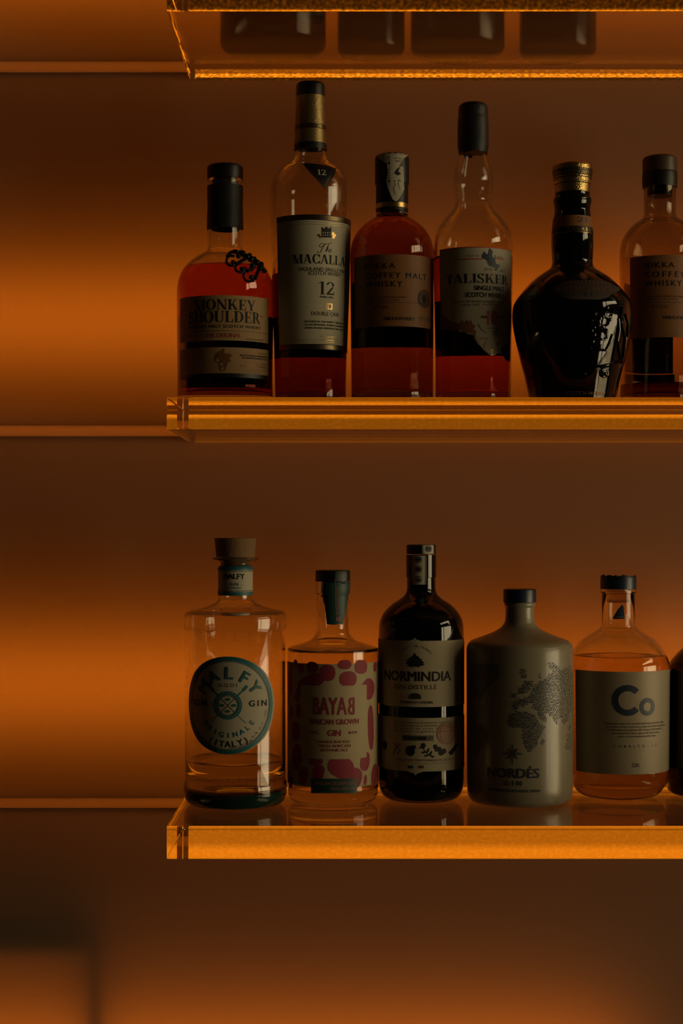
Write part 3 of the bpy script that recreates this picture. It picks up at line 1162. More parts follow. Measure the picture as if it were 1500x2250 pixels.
# island shape
l.poly([(1058, 562), (1061, 557), (1064, 552), (1067, 558), (1072, 558), (1073, 549), (1076, 546), (1079, 549), (1082, 553), (1080, 560), (1083, 567), (1086, 566), (1087, 558), (1088, 563),
        (1087, 573), (1089, 579), (1094, 582), (1098, 581), (1096, 586), (1093, 590), (1090, 595), (1085, 594), (1087, 588), (1082, 588), (1079, 584), (1076, 586), (1071, 579), (1069, 572), (1063, 569), (1059, 568)], 3)
l.stroke([(1050, 712), (1055, 722), (1062, 728), (1067, 732), (1072, 731)], 1.6, 4)
l.stroke([(1060, 761), (1063, 757), (1067, 752), (1066, 759), (1062, 763), (1067, 771), (1074, 773), (1080, 768), (1082, 770), (1078, 781), (1088, 778)], 1.5, 4)
l.stroke([(1044, 738), (1048, 747), (1055, 758)], 1.2, 2)
l.poly([(1098, 768), (1108, 758), (1119, 752), (1119.5, 795), (1113, 793), (1107, 788), (1103, 780)], 3)
l.done()
k = Lab(b, 'back_label', 1039, 700, [M['back_label']])
k.ring_band(641, 768, 0, .00025, 1039, PI - .95, PI + .95)
k.done()

# ---------------------------------------------------------------- black flagon
b = Bottle('whisky_flagon', 'glossy black broad-bellied flagon with gold cap and relief crest', G1, 1257, 1.51, 'mid')
BB = b.pb
gp = b.prof([(BB, 84), (BB - 3, 92), (BB - 9, 93)], [(BB - 9, 93), (870, 96), (825, 106), (788, 115.5), (738, 126.5), (712, 130.5), (690, 131.3), (668, 128), (640, 109), (614, 83), (600, 64), (590, 49.5), (583, 45.5), (575, 44.3)],
            [(575, 44.3), (555, 45.5), (529, 46), (489, 42.5), (464, 39)], [(464, 39), (452, 40), (444, 41.7), (437, 41), (433, 38.5), (426, 38)])
b.solid('body', gp, M['black_gloss'], 128, sharp=50)
b.solid('cap', b.prof([(425, 38.2), (408, 39.4)], [(408, 39), (404, 39.2), (403, 40.5)], [(402, 40.6), (384, 42)], [(384, 42.4), (370, 44), (366, 43.4), (363, 40)]), M['gold_cap'])
l = Lab(b, 'cap_band', 1257, 392, [M['black'], M['gold']])
l.ring_band(398, 400, 0, .0003)
l.ring_band(385, 387, 0, .0003)
for i in range(56):       # gothic arcade pattern on the cap
    u = (-PI + 2 * PI * i / 56) * l.Rr
    v0, v1 = b.tz(1257, 382.5)[1], b.tz(1257, 366)[1]
    l.stroke_uv([(u - .0016, v0), (u - .0008, (v0 + v1) / 2), (u, v1)], .0005, 0, .0004)
    l.stroke_uv([(u + .0016, v0), (u + .0008, (v0 + v1) / 2), (u, v1)], .0005, 0, .0004)
l.done()
l = Lab(b, 'neck_label', 1262, 485, [M['copper'], M['black'], M['gold']])
l.ring_band(472, 496, 0, .0003)
l.ring_band(496, 509, 1, .0003)
l.text('21', 1268, 1290, 488, 11, 1, serif=True)
l.text('TREASURE', 1245, 1303, 506, 7, 2)
l.ring_band(509, 510, 2, .0004)
l.done()
l = Lab(b, 'shoulder_label', 1287, 630, [M['back_label'], M['copper_ink'], M['ink']], 'dark curved label across the shoulder')
q = []
for i in range(40):
    a = 2 * PI * i / 40
    w = 1 + .06 * math.cos(6 * a)
    q.append((1287 + 70 * w * math.cos(a), 635 + (24 if math.sin(a) > 0 else 20) * w * math.sin(a)))
l.poly(q, 0, .0004)
l.ellipse(1281, 606, 13, 11, mi=0, eps=.0004)
l.ellipse(1281, 606, 9, 8, mi=1, eps=.0006, n=12)
l.text('ROYAL SALUTE', 1223, 1347, 637, 9, 1, serif=False, bold=.01)
l.text('21', 1281, 1301, 651, 11, 2, .02)
for i in range(13):
    l.ellipse(1235 + i * 8.6, 616 + abs(i - 6) * 1.2, 2.6, 1.8, i * .7, 1, .0006, 8)
l.done()
bm = bmesh.new()


def tb(pts, r, e=.0006):
    tube_bm(bm, [on(x, y, e) for x, y in pts], r, seg=8)


for (cx, cy, r, a0, a1) in ((1300, 688, 9, 0, 300), (1312, 700, 7, 60, 380), (1326, 706, 10, -90, 200), (1334, 690, 8, 0, 280), (1318, 722, 8, 120, 420), (1300, 718, 6, 0, 300), (1324, 738, 9, -40, 220),
                            (1310, 752, 8, 0, 300), (1340, 680, 7, 180, 420), (1296, 703, 5, 0, 360), (1326, 820, 8, 0, 360), (1326, 820, 4, 0, 360), (1290, 818, 7, 90, 380), (1306, 765, 10, 20, 200)):
    tb(arcpx(cx, cy, r, a0, a1), .0011)
for x, y in ((1305, 690), (1322, 695), (1314, 714), (1304, 735), (1330, 728), (1316, 760), (1338, 700), (1298, 725)):
    blob_bm(bm, on(x, y, .0002), .0024, .0016, .0028, 10)
tb([(1335, 676), (1350, 672), (1366, 671)], .0012)
tb([(1366, 671), (1362, 695), (1366, 720), (1372, 745), (1368, 775), (1362, 800)], .0012)
tb([(1358, 700), (1360, 725), (1356, 748), (1358, 770), (1362, 790)], .001)
tb([(1372, 690), (1378, 715), (1376, 740)], .001)
tb([(1304, 806), (1330, 802), (1352, 798), (1362, 792)], .0012)
tb([(1318, 808), (1340, 805)], .0008)
tb([(1310, 768), (1330, 770), (1338, 755), (1345, 735)], .0012)
link('relief_crest', finish_bm(bm, 'relief_crest'), M['black_gloss'], b.root)
l = Lab(b, 'base_lettering', 1300, 862, [M['copper_ink']])
l.text('SCOTCH WHISKY', 1240, 1328, 868, 8, 0, shear=.2)
l.done()

# =================================================================== GIN BOTTLES, lowest shelf
M['cork'] = mat('cork_stopper', (0.20, 0.105, 0.04), 0.8, bump=(300, 0.4))
M['teal'] = mat('teal_print', (0.012, 0.115, 0.125), 0.5)
M['bayab_cream'] = paper('warm_cream_label_paper', (0.42, 0.34, 0.19))
M['pink'] = paper('deep_pink_print', (0.26, 0.035, 0.05), 0.6)
M['pink_ink'] = mat('pink_ink', (0.42, 0.16, 0.14), 0.5)
M['dark_green'] = mat('dark_green_strip', (0.012, 0.05, 0.038), 0.5)
M['cream2'] = paper('pale_cream_label_paper', (0.40, 0.34, 0.22))
M['maroon'] = mat('maroon_ink', (0.09, 0.025, 0.015), 0.6)
M['stamp'] = mat('orange_stamp_ink', (0.36, 0.10, 0.045), 0.6)
M['smudge'] = mat('grey_print', (0.10, 0.085, 0.06), 0.7)
M['ceramic'] = mat('white_glazed_bottle', (0.235, 0.205, 0.135), 0.32, coat=0.15)
M['navy_cap'] = mat('navy_cap', (0.012, 0.020, 0.045), 0.35)
M['silver_label'] = paper('silver_grey_label', (0.31, 0.255, 0.17), 0.5, 0.12)
M['gin_clear'] = glass('clear_gin', (0.95, 0.90, 0.82), 1.36)
M['gin_amber'] = glass('faintly_warm_gin', (0.90, 0.80, 0.66), 1.36)

# ---------------------------------------------------------------- cork-stoppered bottle with round teal label
b = Bottle('gin_bottle', 'cork-stoppered clear gin bottle with round teal-rimmed label, leftmost on the lowest shelf', G2, 517, 1.525, 'low')
BB = b.pb
gp = b.prof([(BB, 92), (BB - 4, 103), (BB - 14, 110), (BB - 26, 112.6)], [(BB - 26, 112.6), (1722, 113), (1715, 112)], [(1715, 112), (1711, 110)], [(1711, 110), (1384, 110)],
            [(1384, 110), (1378, 112.5)], [(1378, 112.5), (1362, 113), (1352, 112), (1346, 109), (1342, 102), (1337, 80), (1332, 62), (1328, 53), (1323, 43), (1316, 38.5), (1308, 37.6)],
            [(1308, 37.6), (1246, 37.6)], [(1246, 37), (1240, 32), (1234, 33)], [(1234, 33), (1231, 48), (1228, 50.5), (1225, 48), (1223.5, 42)])
b.hollow('glass_body', gp, M['glass'], .0022, .016, base_mat=(M['glass_green'], .0145))
b.liquid(1668, M['water'])
# thick tinted base moulding
b.solid('base', b.prof([(BB - 5, 88), (BB - 8, 98), (1748, 105), (1733, 106), (1731, 100)]), M['glass_green'], 96, reg=False)
b.solid('stopper', b.prof([(1262, 31), (1224, 32)], [(1224, 42), (1183, 46)], [(1183, 46), (1182, 45)]), M['cork'], 64)
l = Lab(b, 'neck_label', 517, 1277, [M['grey_cream'], M['teal'], M['ink']])
l.ring_band(1244, 1309, 0, .0003)
l.ring_band(1244, 1253, 1, .0005)
l.ring_band(1301, 1309, 1, .0005)
l.ring_band(1254.5, 1255.7, 2, .0005)
l.ring_band(1298.3, 1299.5, 2, .0005)
l.text('MALFY', 491, 537, 1272, 11, 2, .035)
l.text('- GIN -', 497, 532, 1287, 6, 1, .02)
l.text('ORIGINALE', 498, 530, 1294, 4, 1)
l.done()
l = Lab(b, 'front_label', 508.7, 1550, [M['grey_cream'], M['teal'], M['ink'], M['navy_ink']], 'round cream label with teal rim')
rr = 107.5 * l.k
u0 = (b.th(415, l.z0) + b.th(602, l.z0)) / 2 * l.Rr
ru = (b.th(602, l.z0) - b.th(415, l.z0)) / 2 * l.Rr
v0 = l.z0
sx = ru / rr
vs, fs = [(u0, v0)], []
NR, NA = 14, 72
for j in range(1, NR + 1):
    for i in range(NA):
        a = 2 * PI * i / NA
        vs.append((u0 + ru * j / NR * math.cos(a), v0 + rr * j / NR * math.sin(a)))
for i in range(NA):
    k_ = (i + 1) % NA
    fs.append((0, 1 + i, 1 + k_))
    for j in range(NR - 1):
        o1, o2 = 1 + j * NA, 1 + (j + 1) * NA
        fs.append((o1 + i, o2 + i, o2 + k_, o1 + k_))
l.flat(vs, fs, 0, .0003)
K = rr / 107.5
l.ring(u0, v0, rr, 9.5 * K, 1, .0005, 96)
l.ring(u0, v0, rr - 10.5 * K, 1.1 * K, 2, .0005, 96)
for i, (ch, al) in enumerate(zip('MALFY', (-56, -29, 2, 31, 57))):
    for mi, bo, e in ((2, .034, .0005), (1, .006, .0007)):
        vs, fs, xa, xb = glyphs(ch, bo)
        al_ = math.radians(al)
        q = []
        for x, y in vs:
            lx, ly = (x - (xa + xb) / 2) * 25 * K * 1.08, (58 + y * 26) * K
            q.append((u0 + ly * math.sin(al_) + lx * math.cos(al_), v0 + ly * math.cos(al_) - lx * math.sin(al_)))
        l.flat(q, fs, mi, e)
l.text_uv('G.Q.D.I', u0 - 20 * K, u0 + 20 * K, v0 + 41 * K, 7 * K, 3)
l.text_uv('GIN', u0 - 90 * K, u0 - 49 * K, v0 - 3 * K, 13 * K, 2, .035)
l.text_uv('GIN', u0 + 46 * K, u0 + 90 * K, v0 - 3 * K, 13 * K, 2, .035)
l.arc_text('ORIGINALE', u0, v0, 71 * K, 232, 126, 11 * K, 1, .03, 1.0, True)
l.arc_text('(ITALY)', u0, v0, 92 * K, 207, 153, 13 * K, 2, .03, 1.0, True)
l.arc_text('41% ALC./VOL', u0, v0, 92 * K, 142, 98, 6 * K, 3, .0, 1.0, True)
l.arc_text('GIN DISTILLATO ITALIANO', u0, v0, 95 * K, 176, 146, 4 * K, 3, .0, .8, True)
l.ring(u0, v0, 31 * K, 8 * K, 1, .0005)
l.ring(u0, v0, 22 * K, 1.2 * K, 3, .0005)
for a in (45, 135):
    c, s_ = math.cos(math.radians(a)) * K, math.sin(math.radians(a)) * K
    l.stroke_uv([(u0 - 21 * c, v0 - 21 * s_), (u0 + 21 * c, v0 + 21 * s_)], 1.2 * K, 3)
    for d in (1, -1):
        l.stroke_uv([(u0 + d * 31 * c, v0 + d * 31 * s_), (u0 + d * 40 * c, v0 + d * 40 * s_), (u0 + d * 56 * c, v0 + d * 56 * s_)], (3.2 if d * s_ > 0 else 1.2) * K, 1)
    l.stroke_uv([(u0 + 46 * c, v0 + 46 * s_), (u0 + 60 * c, v0 + 60 * s_)], 7 * K, 1)
for i in range(26):
    a = 2 * PI * i / 26
    l.ellipse_uv(u0 + 27 * K * math.cos(a), v0 + 27 * K * math.sin(a), 1.2 * K, 1.2 * K, 0, 0, .0007, 6)
for x, y in ((0, 13), (0, -13), (13, 0), (-13, 0)):
    l.ellipse_uv(u0 + x * K, v0 + y * K, 5.5 * K, 3.2 * K, 0, 1, .0005, 12)
l.done()
l = Lab(b, 'embossed_letters', 500, 1396, [M['glass']])
for i, ch in enumerate('ITALY'):
    x = (442, 462, 490, 521, 548)[i]
    l.text(ch, x - (2 if ch == 'I' else 8), x + (2 if ch == 'I' else 8), 1408, 22, 0, eps=.0006)
l.done()
l = Lab(b, 'embossed_initials', 495, 1718, [M['glass']])
l.text('G.Q.D.I', 456, 533, 1726, 16, 0, eps=.0006)
l.done()

# ---------------------------------------------------------------- pink patterned bottle
b = Bottle('gin_bottle', 'squat gin bottle wrapped in a cream label with deep pink blotches', G2, 731, 1.538, 'low')
BB = b.pb
gp = b.prof([(BB, 78), (BB - 4, 90), (BB - 14, 97), (BB - 26, 99)], [(BB - 26, 99), (1432, 99.5)],
            [(1432, 99.5), (1425, 99), (1420, 92), (1414, 72), (1409, 55), (1403, 45), (1394, 39), (1380, 36)], [(1380, 36), (1306, 35.3)], [(1304, 37.5), (1278, 37.8)])
b.hollow('glass_body', gp, M['glass'], .0024, .014)
b.liquid(1428, M['gin_clear'])
b.solid('cap', b.prof([(1277, 38), (1257, 38.2)], [(1257, 38.2), (1253.5, 37), (1252.5, 34)]), M['black'])
b.solid('stopper', b.prof([(1312, 26), (1278, 26)]), M['black'], 48, reg=False)
l = Lab(b, 'front_label', 731, 1585, [M['bayab_cream'], M['pink'], M['dark_green'], M['pink_ink']], 'cream label with deep pink blotches')
l.ring_band(1459, 1731, 0, .0003, None, -2.0, 2.0)
SH = lambda x, y: (610 + x / 4.017, 1230 + y / 4.018)
for (x, y, rx, ry, ro) in ((308, 950, 58, 50, .2), (440, 998, 68, 72, 0), (590, 925, 62, 42, 0), (622, 1052, 80, 68, 0), (735, 945, 70, 62, .1), (855, 945, 36, 42, 0),
                           (120, 945, 36, 40, 0), (115, 1085, 42, 116, 0), (285, 1080, 150, 62, -.38), (800, 1140, 90, 92, .6), (180, 1190, 40, 60, .3), (160, 920, 30, 40, 0), (205, 960, 40, 42, 0),
                           (185, 1330, 34, 66, 0), (125, 1345, 26, 60, 0), (160, 1515, 62, 90, 0), (820, 1480, 46, 200, -.04), (170, 1740, 74, 120, .2), (335, 1780, 68, 34, -.1),
                           (560, 1830, 118, 96, .5), (770, 1780, 58, 84, .2), (225, 1905, 52, 80, .2), (360, 1880, 52, 76, .3), (670, 1930, 82, 96, .4), (770, 1945, 18, 46, .1), (850, 1900, 58, 100, .2),
                           (450, 1990, 60, 26, 0), (878, 1250, 26, 130, 0), (100, 1230, 20, 60, 0), (120, 1960, 34, 52, 0), (885, 1620, 24, 160, 0)):
    l.ellipse(*SH(x, y), rx / 4.0, ry / 4.0, -ro, 1, .0005, 24, 2.4)
l.rect(662, 804, 1507, 1668, 0, .0007)
l.text('BAYA', 688.5, 761.5, 1570, 37, 1, .03, eps=.0009)
u, v = l.uv(763.5, 1570)
u2 = l.uv(778, 1570)[0]
l.text_uv('B', u, u2, v, 37 * l.k, 1, .03, .0009, mirror=True)
l.text('AFRICAN GROWN', 680, 787, 1592, 11.5, 1, .03, eps=.0009)
l.text('GIN', 719.5, 748.5, 1617, 13, 1, .03, eps=.0009)
l.text('SMALL', 684, 702, 1612, 5.5, 1, .02, eps=.0009)
l.text('BATCH', 765, 783, 1612, 5.5, 1, .02, eps=.0009)
l.text('HANDCRAFTED', 699, 768, 1633, 6, 1, .015, eps=.0009)
l.text('WITH AFRICAN', 700, 769, 1642, 6, 1, .015, eps=.0009)
l.text('BOTANICALS', 705, 763, 1651, 6, 1, .015, eps=.0009)
q = []
for i in range(61):
    q.append((684 + 99 * i / 60, 1710 + (1.6 if i % 2 else 0)))
for i in range(61):
    q.append((783 - 99 * i / 60, 1742 + (1.6 if i % 2 else 0)))
l.poly(q, 2, .0009)
l.text('AFRICAN GROWN GIN', 692, 777, 1725, 7, 3, .015, eps=.0011)
l.text('SMALL BATCH', 727, 777, 1735, 5, 3, .0, eps=.0011)
l.done()
l = Lab(b, 'seal_strip', 740, 1300, [M['dark_green'], M['pink_ink']], 'dark green seal strip with pink zigzag')
l.poly([(736, 1253.5), (760, 1253.5), (760, 1276), (752, 1278), (752, 1372), (744, 1371), (734, 1373), (718, 1371), (716, 1350), (714, 1330), (710, 1318), (712, 1280), (735, 1277)], 0, .0005)
zz = []
for i in range(19):
    zz.append((739 + (6.5 if i % 2 else 0), 1290 + i * 3.3))
l.stroke(zz, 1.1, 1, .0008)
l.stroke([(737, 1280), (737, 1320), (738, 1353)], .9, 1, .0008)
for s_ in (0, 1):
    l.stroke([(740 + (8 if i % 2 else 0) + 11 * s_, 1256 + i * 3) for i in range(7)], 1, 1, .0008)
l.text('AB', 737, 747.5, 1365, 10, 1, .03, eps=.0008)
l.done()

# ---------------------------------------------------------------- black bottle with two cream labels
b = Bottle('gin_bottle', 'black round-bottomed gin bottle with two cream labels and circle-dotted seal strip', G2, 925, 1.55, 'low')
BB = b.pb
gp = b.prof([(BB, 56), (BB - 1.5, 68), (BB - 6, 79), (BB - 14, 87), (BB - 28, 92.5), (BB - 44, 94)], [(BB - 44, 94), (1410, 94)],
            [(1410, 94), (1392, 93.6), (1369, 92), (1354, 87), (1339, 76.5), (1325, 61), (1314, 44), (1305, 35), (1296, 32), (1285, 31.3)], [(1285, 31.3), (1269, 31.2)], [(1268, 33), (1219, 33)])
b.solid('body', gp, M['black_gloss'], 128, sharp=50)
b.solid('cap', b.prof([(1217.5, 32.3), (1201, 32.4)], [(1201, 32.4), (1197.5, 31.4), (1196.5, 29)]), M['black'])
l = Lab(b, 'upper_label', 911, 1480, [M['cream2'], M['ink'], M['maroon'], M['smudge']])
AL = 1.62
u0 = b.th(911, l.z0) * l.Rr
c0 = u0 / l.Rr
l.patch((c0 - AL) * l.Rr, (c0 + AL) * l.Rr, b.tz(911, 1553.5)[1], b.tz(911, 1408)[1], 0, .0003)
l.poly([(896, 1410), (899, 1407.5), (904, 1406), (908, 1405), (911, 1400.5), (914, 1405), (918, 1406), (923, 1407.5), (927, 1410)], 0, .0003)
v0 = b.tz(911, 1470)[1]
l.arc_text('PRODUIT EN FRANCE', u0, v0, 48 * l.k, -46, 46, 5 * l.k, 3)
l.poly([(911, 1434), (915, 1441), (920, 1443), (922, 1447), (927, 1448), (926, 1452), (932, 1455), (929, 1458), (933, 1460), (927, 1463), (922, 1463), (921, 1467), (915, 1464), (912, 1466), (909, 1463),
        (905, 1467), (900, 1464), (894, 1464), (897, 1460), (890, 1457), (896, 1455), (893, 1449), (899, 1449), (900, 1444), (905, 1443)], 1)
l.text('NORMINDIA', 845.5, 990, 1496.5, 20.5, 1, .032)
l.text('GIN DISTILLÉ', 867, 959, 1514.5, 9.5, 2, .012)
l.poly([(898, 1536), (899, 1527), (905, 1524), (912, 1523), (919, 1524), (924, 1528), (925, 1536)], 1)
for i in range(5):
    l.rect(901 + i * 4.6, 902 + i * 4.6, 1526, 1536, 3, .0006)
l.text('DOMAINE DU COQUEREL', 879, 952, 1546, 5.4, 1, .02)
l.done()
l = Lab(b, 'lower_label', 911, 1640, [M['cream2'], M['ink'], M['maroon'], M['smudge'], M['stamp'], M['navy_ink']])
l.patch((c0 - AL) * l.Rr, (c0 + AL) * l.Rr, b.tz(911, 1695)[1], b.tz(911, 1577.5)[1], 0, .0003)
l.poly([(895, 1694), (900, 1697), (906, 1698), (910, 1700), (913, 1704), (916, 1700), (920, 1698), (926, 1697), (931, 1694)], 0, .0003)
for i, q in enumerate(('Une fabrication artisanale dans le respect', 'des traditions d\'un domaine normand, avec', 'un soupçon de notes d\'agrumes et', 'botaniques longuement distillées')):
    l.text(q, 866, 1006 - 3 * i, 1590 + 6.4 * i, 4.2, 1, shear=.15)
l.rect(884, 952, 1616, 1628, 3, .0004)
l.text('N°4412/10000', 887, 936, 1625.5, 7, 1, .03, eps=.0006)
u, v = l.uv(980.6, 1611)
for r, w in ((25, 1.2), (22.5, .8), (18, 1.0)):
    l.ring(u, v, r * l.k, w * l.k, 4, .0006)
l.arc_text('DOMAINE DU COQUEREL', u, v, 18.5 * l.k, -80, 80, 3.2 * l.k, 4, eps=.0006)
l.arc_text('NORMANDIE', u, v, 22 * l.k, 230, 130, 3.2 * l.k, 4, inward=True, eps=.0006)
for i in range(8):
    hw = 16 * math.sqrt(max(.05, 1 - ((i - 3.5) / 4.6) ** 2))
    l.stroke_uv([(u - hw * l.k, v + (i - 3.5) * 4 * l.k), (u, v + ((i - 3.5) * 4 + 1.4) * l.k), (u + hw * l.k, v + (i - 3.5) * 4 * l.k)], 1.8 * l.k, 4, .0006)
# row of botanicals
for (x, y, rx, ry, ro) in ((846, 1637, 9, 10, 0),):
    l.ellipse(x, y, rx, ry, ro, 1, .0005, 16)
l.stroke([(866, 1633), (872, 1640), (868, 1648), (864, 1658)], 3, 2)
l.stroke([(880, 1634), (873, 1642), (880, 1650), (872, 1655)], 2.5, 2)
l.ellipse(901, 1650, 10.5, 11.5, .3, 1, .0005, 18)
l.poly([(902, 1640), (907, 1637), (913, 1638), (914, 1644), (908, 1647)], 1)
l.stroke([(924, 1633), (930, 1646), (938, 1655), (949, 1662)], 1.6, 1)
for (x, y, ro) in ((926, 1642, .3), (932, 1640, 1.2), (931, 1653, .2), (940, 1649, 1.2), (937, 1660, .2), (946, 1655, 1.1), (949, 1662, -.3), (929, 1636, .9)):
    l.ellipse(x, y, 5.5, 2.2, ro, 1, .0005, 10)
for (x, y, rx, ry) in ((956, 1641, 5, 6), (963, 1646, 7, 5), (969, 1653, 8, 7), (975, 1650, 5, 6), (958, 1648, 4, 3)):
    l.ellipse(x, y, rx, ry, .4, 1, .0005, 12)
l.stroke([(986, 1656), (995, 1646), (1004, 1634)], 8, 1)
l.stroke([(990, 1658), (1000, 1644)], 5, 1)
l.ellipse(1014, 1640, 4, 6, 0, 1, .0005, 10)
l.text('DISTILLATION TRADITIONNELLE DE CALVADOS', 870, 997, 1673, 5, 2)
l.rect(905, 997, 1677.2, 1677.9, 2, .0005, cx=950)
l.rect(896, 907.5, 1682, 1688, 5, .0005)
l.rect(919, 930.5, 1682, 1688, 2, .0005)
l.done()
l = Lab(b, 'seal_strip', 921, 1245, [M['seal_paper'], M['smudge'], M['ink']], 'pale seal strip printed with circles')
l.rect(927.5, 951.5, 1197.6, 1216.6, 0, .0005)
l.rect(904.5, 936, 1221, 1284.5, 0, .0006)
l.rect(934, 935, 1221, 1284.5, 2, .0008)
l.rect(906, 906.8, 1221, 1284.5, 1, .0008)
l.rect(929.5, 930.3, 1197.6, 1216.6, 2, .0008)
for (x, y) in ((941, 1206), (919.5, 1229.5), (919.5, 1251), (919.5, 1272.5)):
    u, v = l.uv(x, y)
    l.ring(u, v, 7.2 * l.k, 1.2 * l.k, 2, .0009, 24)
    l.ellipse_uv(u, v, 5 * l.k, 5 * l.k, 0, 1, .0009, 18)
    l.ellipse_uv(u, v, 2.8 * l.k, 2.8 * l.k, 0, 2, .0011, 14)
l.done()

# ---------------------------------------------------------------- white bottle with the map
b = Bottle('gin_bottle', 'white glazed gin bottle printed with a dark world map and compass star', G2, 1141.5, 1.54, 'low')
BB = b.pb
gp = b.prof([(BB, 98), (BB - 3, 106), (BB - 10, 112), (BB - 24, 115.5)], [(BB - 24, 115.5), (1620, 116.5), (1440, 117)],
            [(1440, 117), (1425, 116.6), (1415, 114), (1408, 107), (1399, 84), (1390, 61), (1382, 46), (1376, 39), (1368, 34), (1358, 32)],
            [(1358, 32), (1345, 31.2), (1334, 31.6)], [(1334, 31.6), (1330, 34), (1325, 34.2), (1322, 32)])
b.solid('body', gp, M['ceramic'], 128, sharp=50)
b.solid('cap', b.prof([(1322.5, 36.4), (1299, 36.2)], [(1299, 36.2), (1295, 35.2), (1294, 32)]), M['navy_cap'])
l = Lab(b, 'printed_map', 1141, 1570, [M['navy_ink'], M['maroon']], 'dark map and lettering printed on the white glaze')
MP = lambda q: [(1010 + x / 4.326, 1270 + y / 4.327) for x, y in q]
LANDS = [
    [(450, 1390), (470, 1310), (530, 1265), (600, 1260), (690, 1290), (720, 1300), (760, 1390), (815, 1410), (780, 1480), (740, 1530), (740, 1570), (690, 1640), (650, 1660), (620, 1610), (600, 1540), (600, 1450), (580, 1420), (500, 1420)],
    [(765, 1540), (805, 1520), (805, 1570), (775, 1610)],
    [(500, 1255), (495, 1180), (580, 1140), (650, 1135), (690, 1055), (740, 990), (830, 950), (880, 870), (850, 840), (825, 795), (900, 800), (960, 880), (1000, 850), (1062, 830), (1066, 1250), (1035, 1300), (1040, 1340), (995, 1400), (960, 1330),
     (930, 1340), (920, 1410), (890, 1350), (850, 1300), (800, 1280), (780, 1260), (835, 1340), (800, 1375), (760, 1330), (720, 1250), (680, 1230), (700, 1195), (640, 1200), (610, 1235), (570, 1200), (540, 1255)],
    [(550, 1105), (555, 1060), (620, 985), (695, 985), (700, 1040), (640, 1080), (600, 1110)],
    [(490, 1090), (530, 1085), (545, 1140), (495, 1145)],
    [(570, 865), (618, 855), (642, 945), (585, 965)],
    [(745, 955), (760, 885), (770, 950)],
    [(1000, 1600), (1030, 1480), (1062, 1450), (1066, 1640), (1000, 1625)],
    [(1020, 1430), (1050, 1380), (1062, 1420), (1030, 1450)],
    [(130, 790), (300, 820), (385, 820), (375, 940), (310, 1000), (260, 1060), (205, 1160), (130, 1160), (100, 1000)],
    [(125, 1390), (200, 1380), (285, 1500), (235, 1570), (165, 1710), (135, 1600)],
    [(330, 1015), (370, 1020), (360, 1055), (335, 1050)],
]


def inside(x, y, P):
    r = False
    j = len(P) - 1
    for i in range(len(P)):
        if (P[i][1] > y) != (P[j][1] > y) and x < (P[j][0] - P[i][0]) * (y - P[i][1]) / (P[j][1] - P[i][1]) + P[i][0]:
            r = not r
        j = i
    return r


for P in LANDS:
    P = MP(P)
    xs, ys = [p[0] for p in P], [p[1] for p in P]
    y, row = min(ys), 0
    while y < max(ys):
        x = min(xs) + (row % 2) * 1.9
        while x < max(xs):
            if inside(x, y, P):
                u, v = l.uv(x + random.uniform(-.7, .7), y + random.uniform(-.6, .6))
                g = random.uniform(.8, 1.1) * l.k
                fl = random.choice((1, 1, -1))
                l.stroke_uv([(u - 1.7 * g, v + .9 * g * fl), (u - .2 * g, v - .9 * g * fl), (u + 1.6 * g, v + .8 * g * fl)], 1.45 * g, 0, .0003)
                l.stroke_uv([(u - .2 * g, v - .9 * g * fl), (u + .3 * g, v - 2.2 * g * fl)], 1.3 * g, 0, .0003)
            x += 4.1
        y += 3.6
        row += 1
u0, v0 = l.uv(1125.5, 1656)
for i in range(8):
    a = PI / 2 + i * PI / 4
    r = 23 if i % 2 == 0 else 17
    w = 4.2 if i % 2 == 0 else 3.4
    c, s_ = math.cos(a) * l.k, math.sin(a) * l.k
    if i % 2 == 0:
        l.stroke_uv([(u0 - s_ * w, v0 + c * w), (u0 + c * r, v0 + s_ * r), (u0 + s_ * w, v0 - c * w)], 1.5 * l.k, 0, .0003)
        l.stroke_uv([(u0, v0), (u0 + c * r * .6, v0 + s_ * r * .6), (u0 + c * r, v0 + s_ * r)], 1.2 * l.k, 0, .0003)
    else:
        l.poly([(u0 + c * 8 - s_ * 2.5, v0 + s_ * 8 + c * 2.5), (u0 + c * r, v0 + s_ * r), (u0 + c * 8 + s_ * 2.5, v0 + s_ * 8 - c * 2.5)], 1 if i == 1 else 0, .0003, uv=True)
l.ring(u0, v0, 5 * l.k, 1 * l.k, 0, .0003, 16)
l.text('NORDÉS', 1070.6, 1185, 1709, 20, 0, .02)
l.text('GIN', 1107, 1146, 1726, 10, 0, .03)
l.text('THE TASTE OF ATLANTIC SPAIN', 1071, 1186, 1740.5, 5.5, 0, .03)
l.done()

# ---------------------------------------------------------------- clear bottle with silver label
b = Bottle('gin_bottle', 'clear gin bottle with silver-grey label reading Co and a dark cap', G2, 1358, 1.572, 'low')
BB = b.pb
gp = b.prof([(BB, 62), (BB - 2, 76), (BB - 8, 88), (BB - 20, 98), (BB - 40, 106), (BB - 62, 109)], [(BB - 62, 109), (1470, 111)],
            [(1470, 111), (1455, 110), (1440, 105), (1424, 96), (1408, 83), (1396, 66), (1386, 48), (1380, 39.5), (1372, 36)], [(1372, 36), (1304, 36)],
            [(1303, 38), (1296, 39)])
b.hollow('glass_body', gp, M['glass'], .003, .012)
b.liquid(1439, M['gin_amber'])
b.solid('cap', b.prof([(1294, 39.3), (1270, 39.3)], [(1270, 39.3), (1267, 38.6), (1266, 36)]), M['navy_cap'])
b.solid('stopper', b.prof([(1324, 27), (1294, 27)]), M['glass_smoke'], 48, reg=False)
bm = bmesh.new()
n = 26
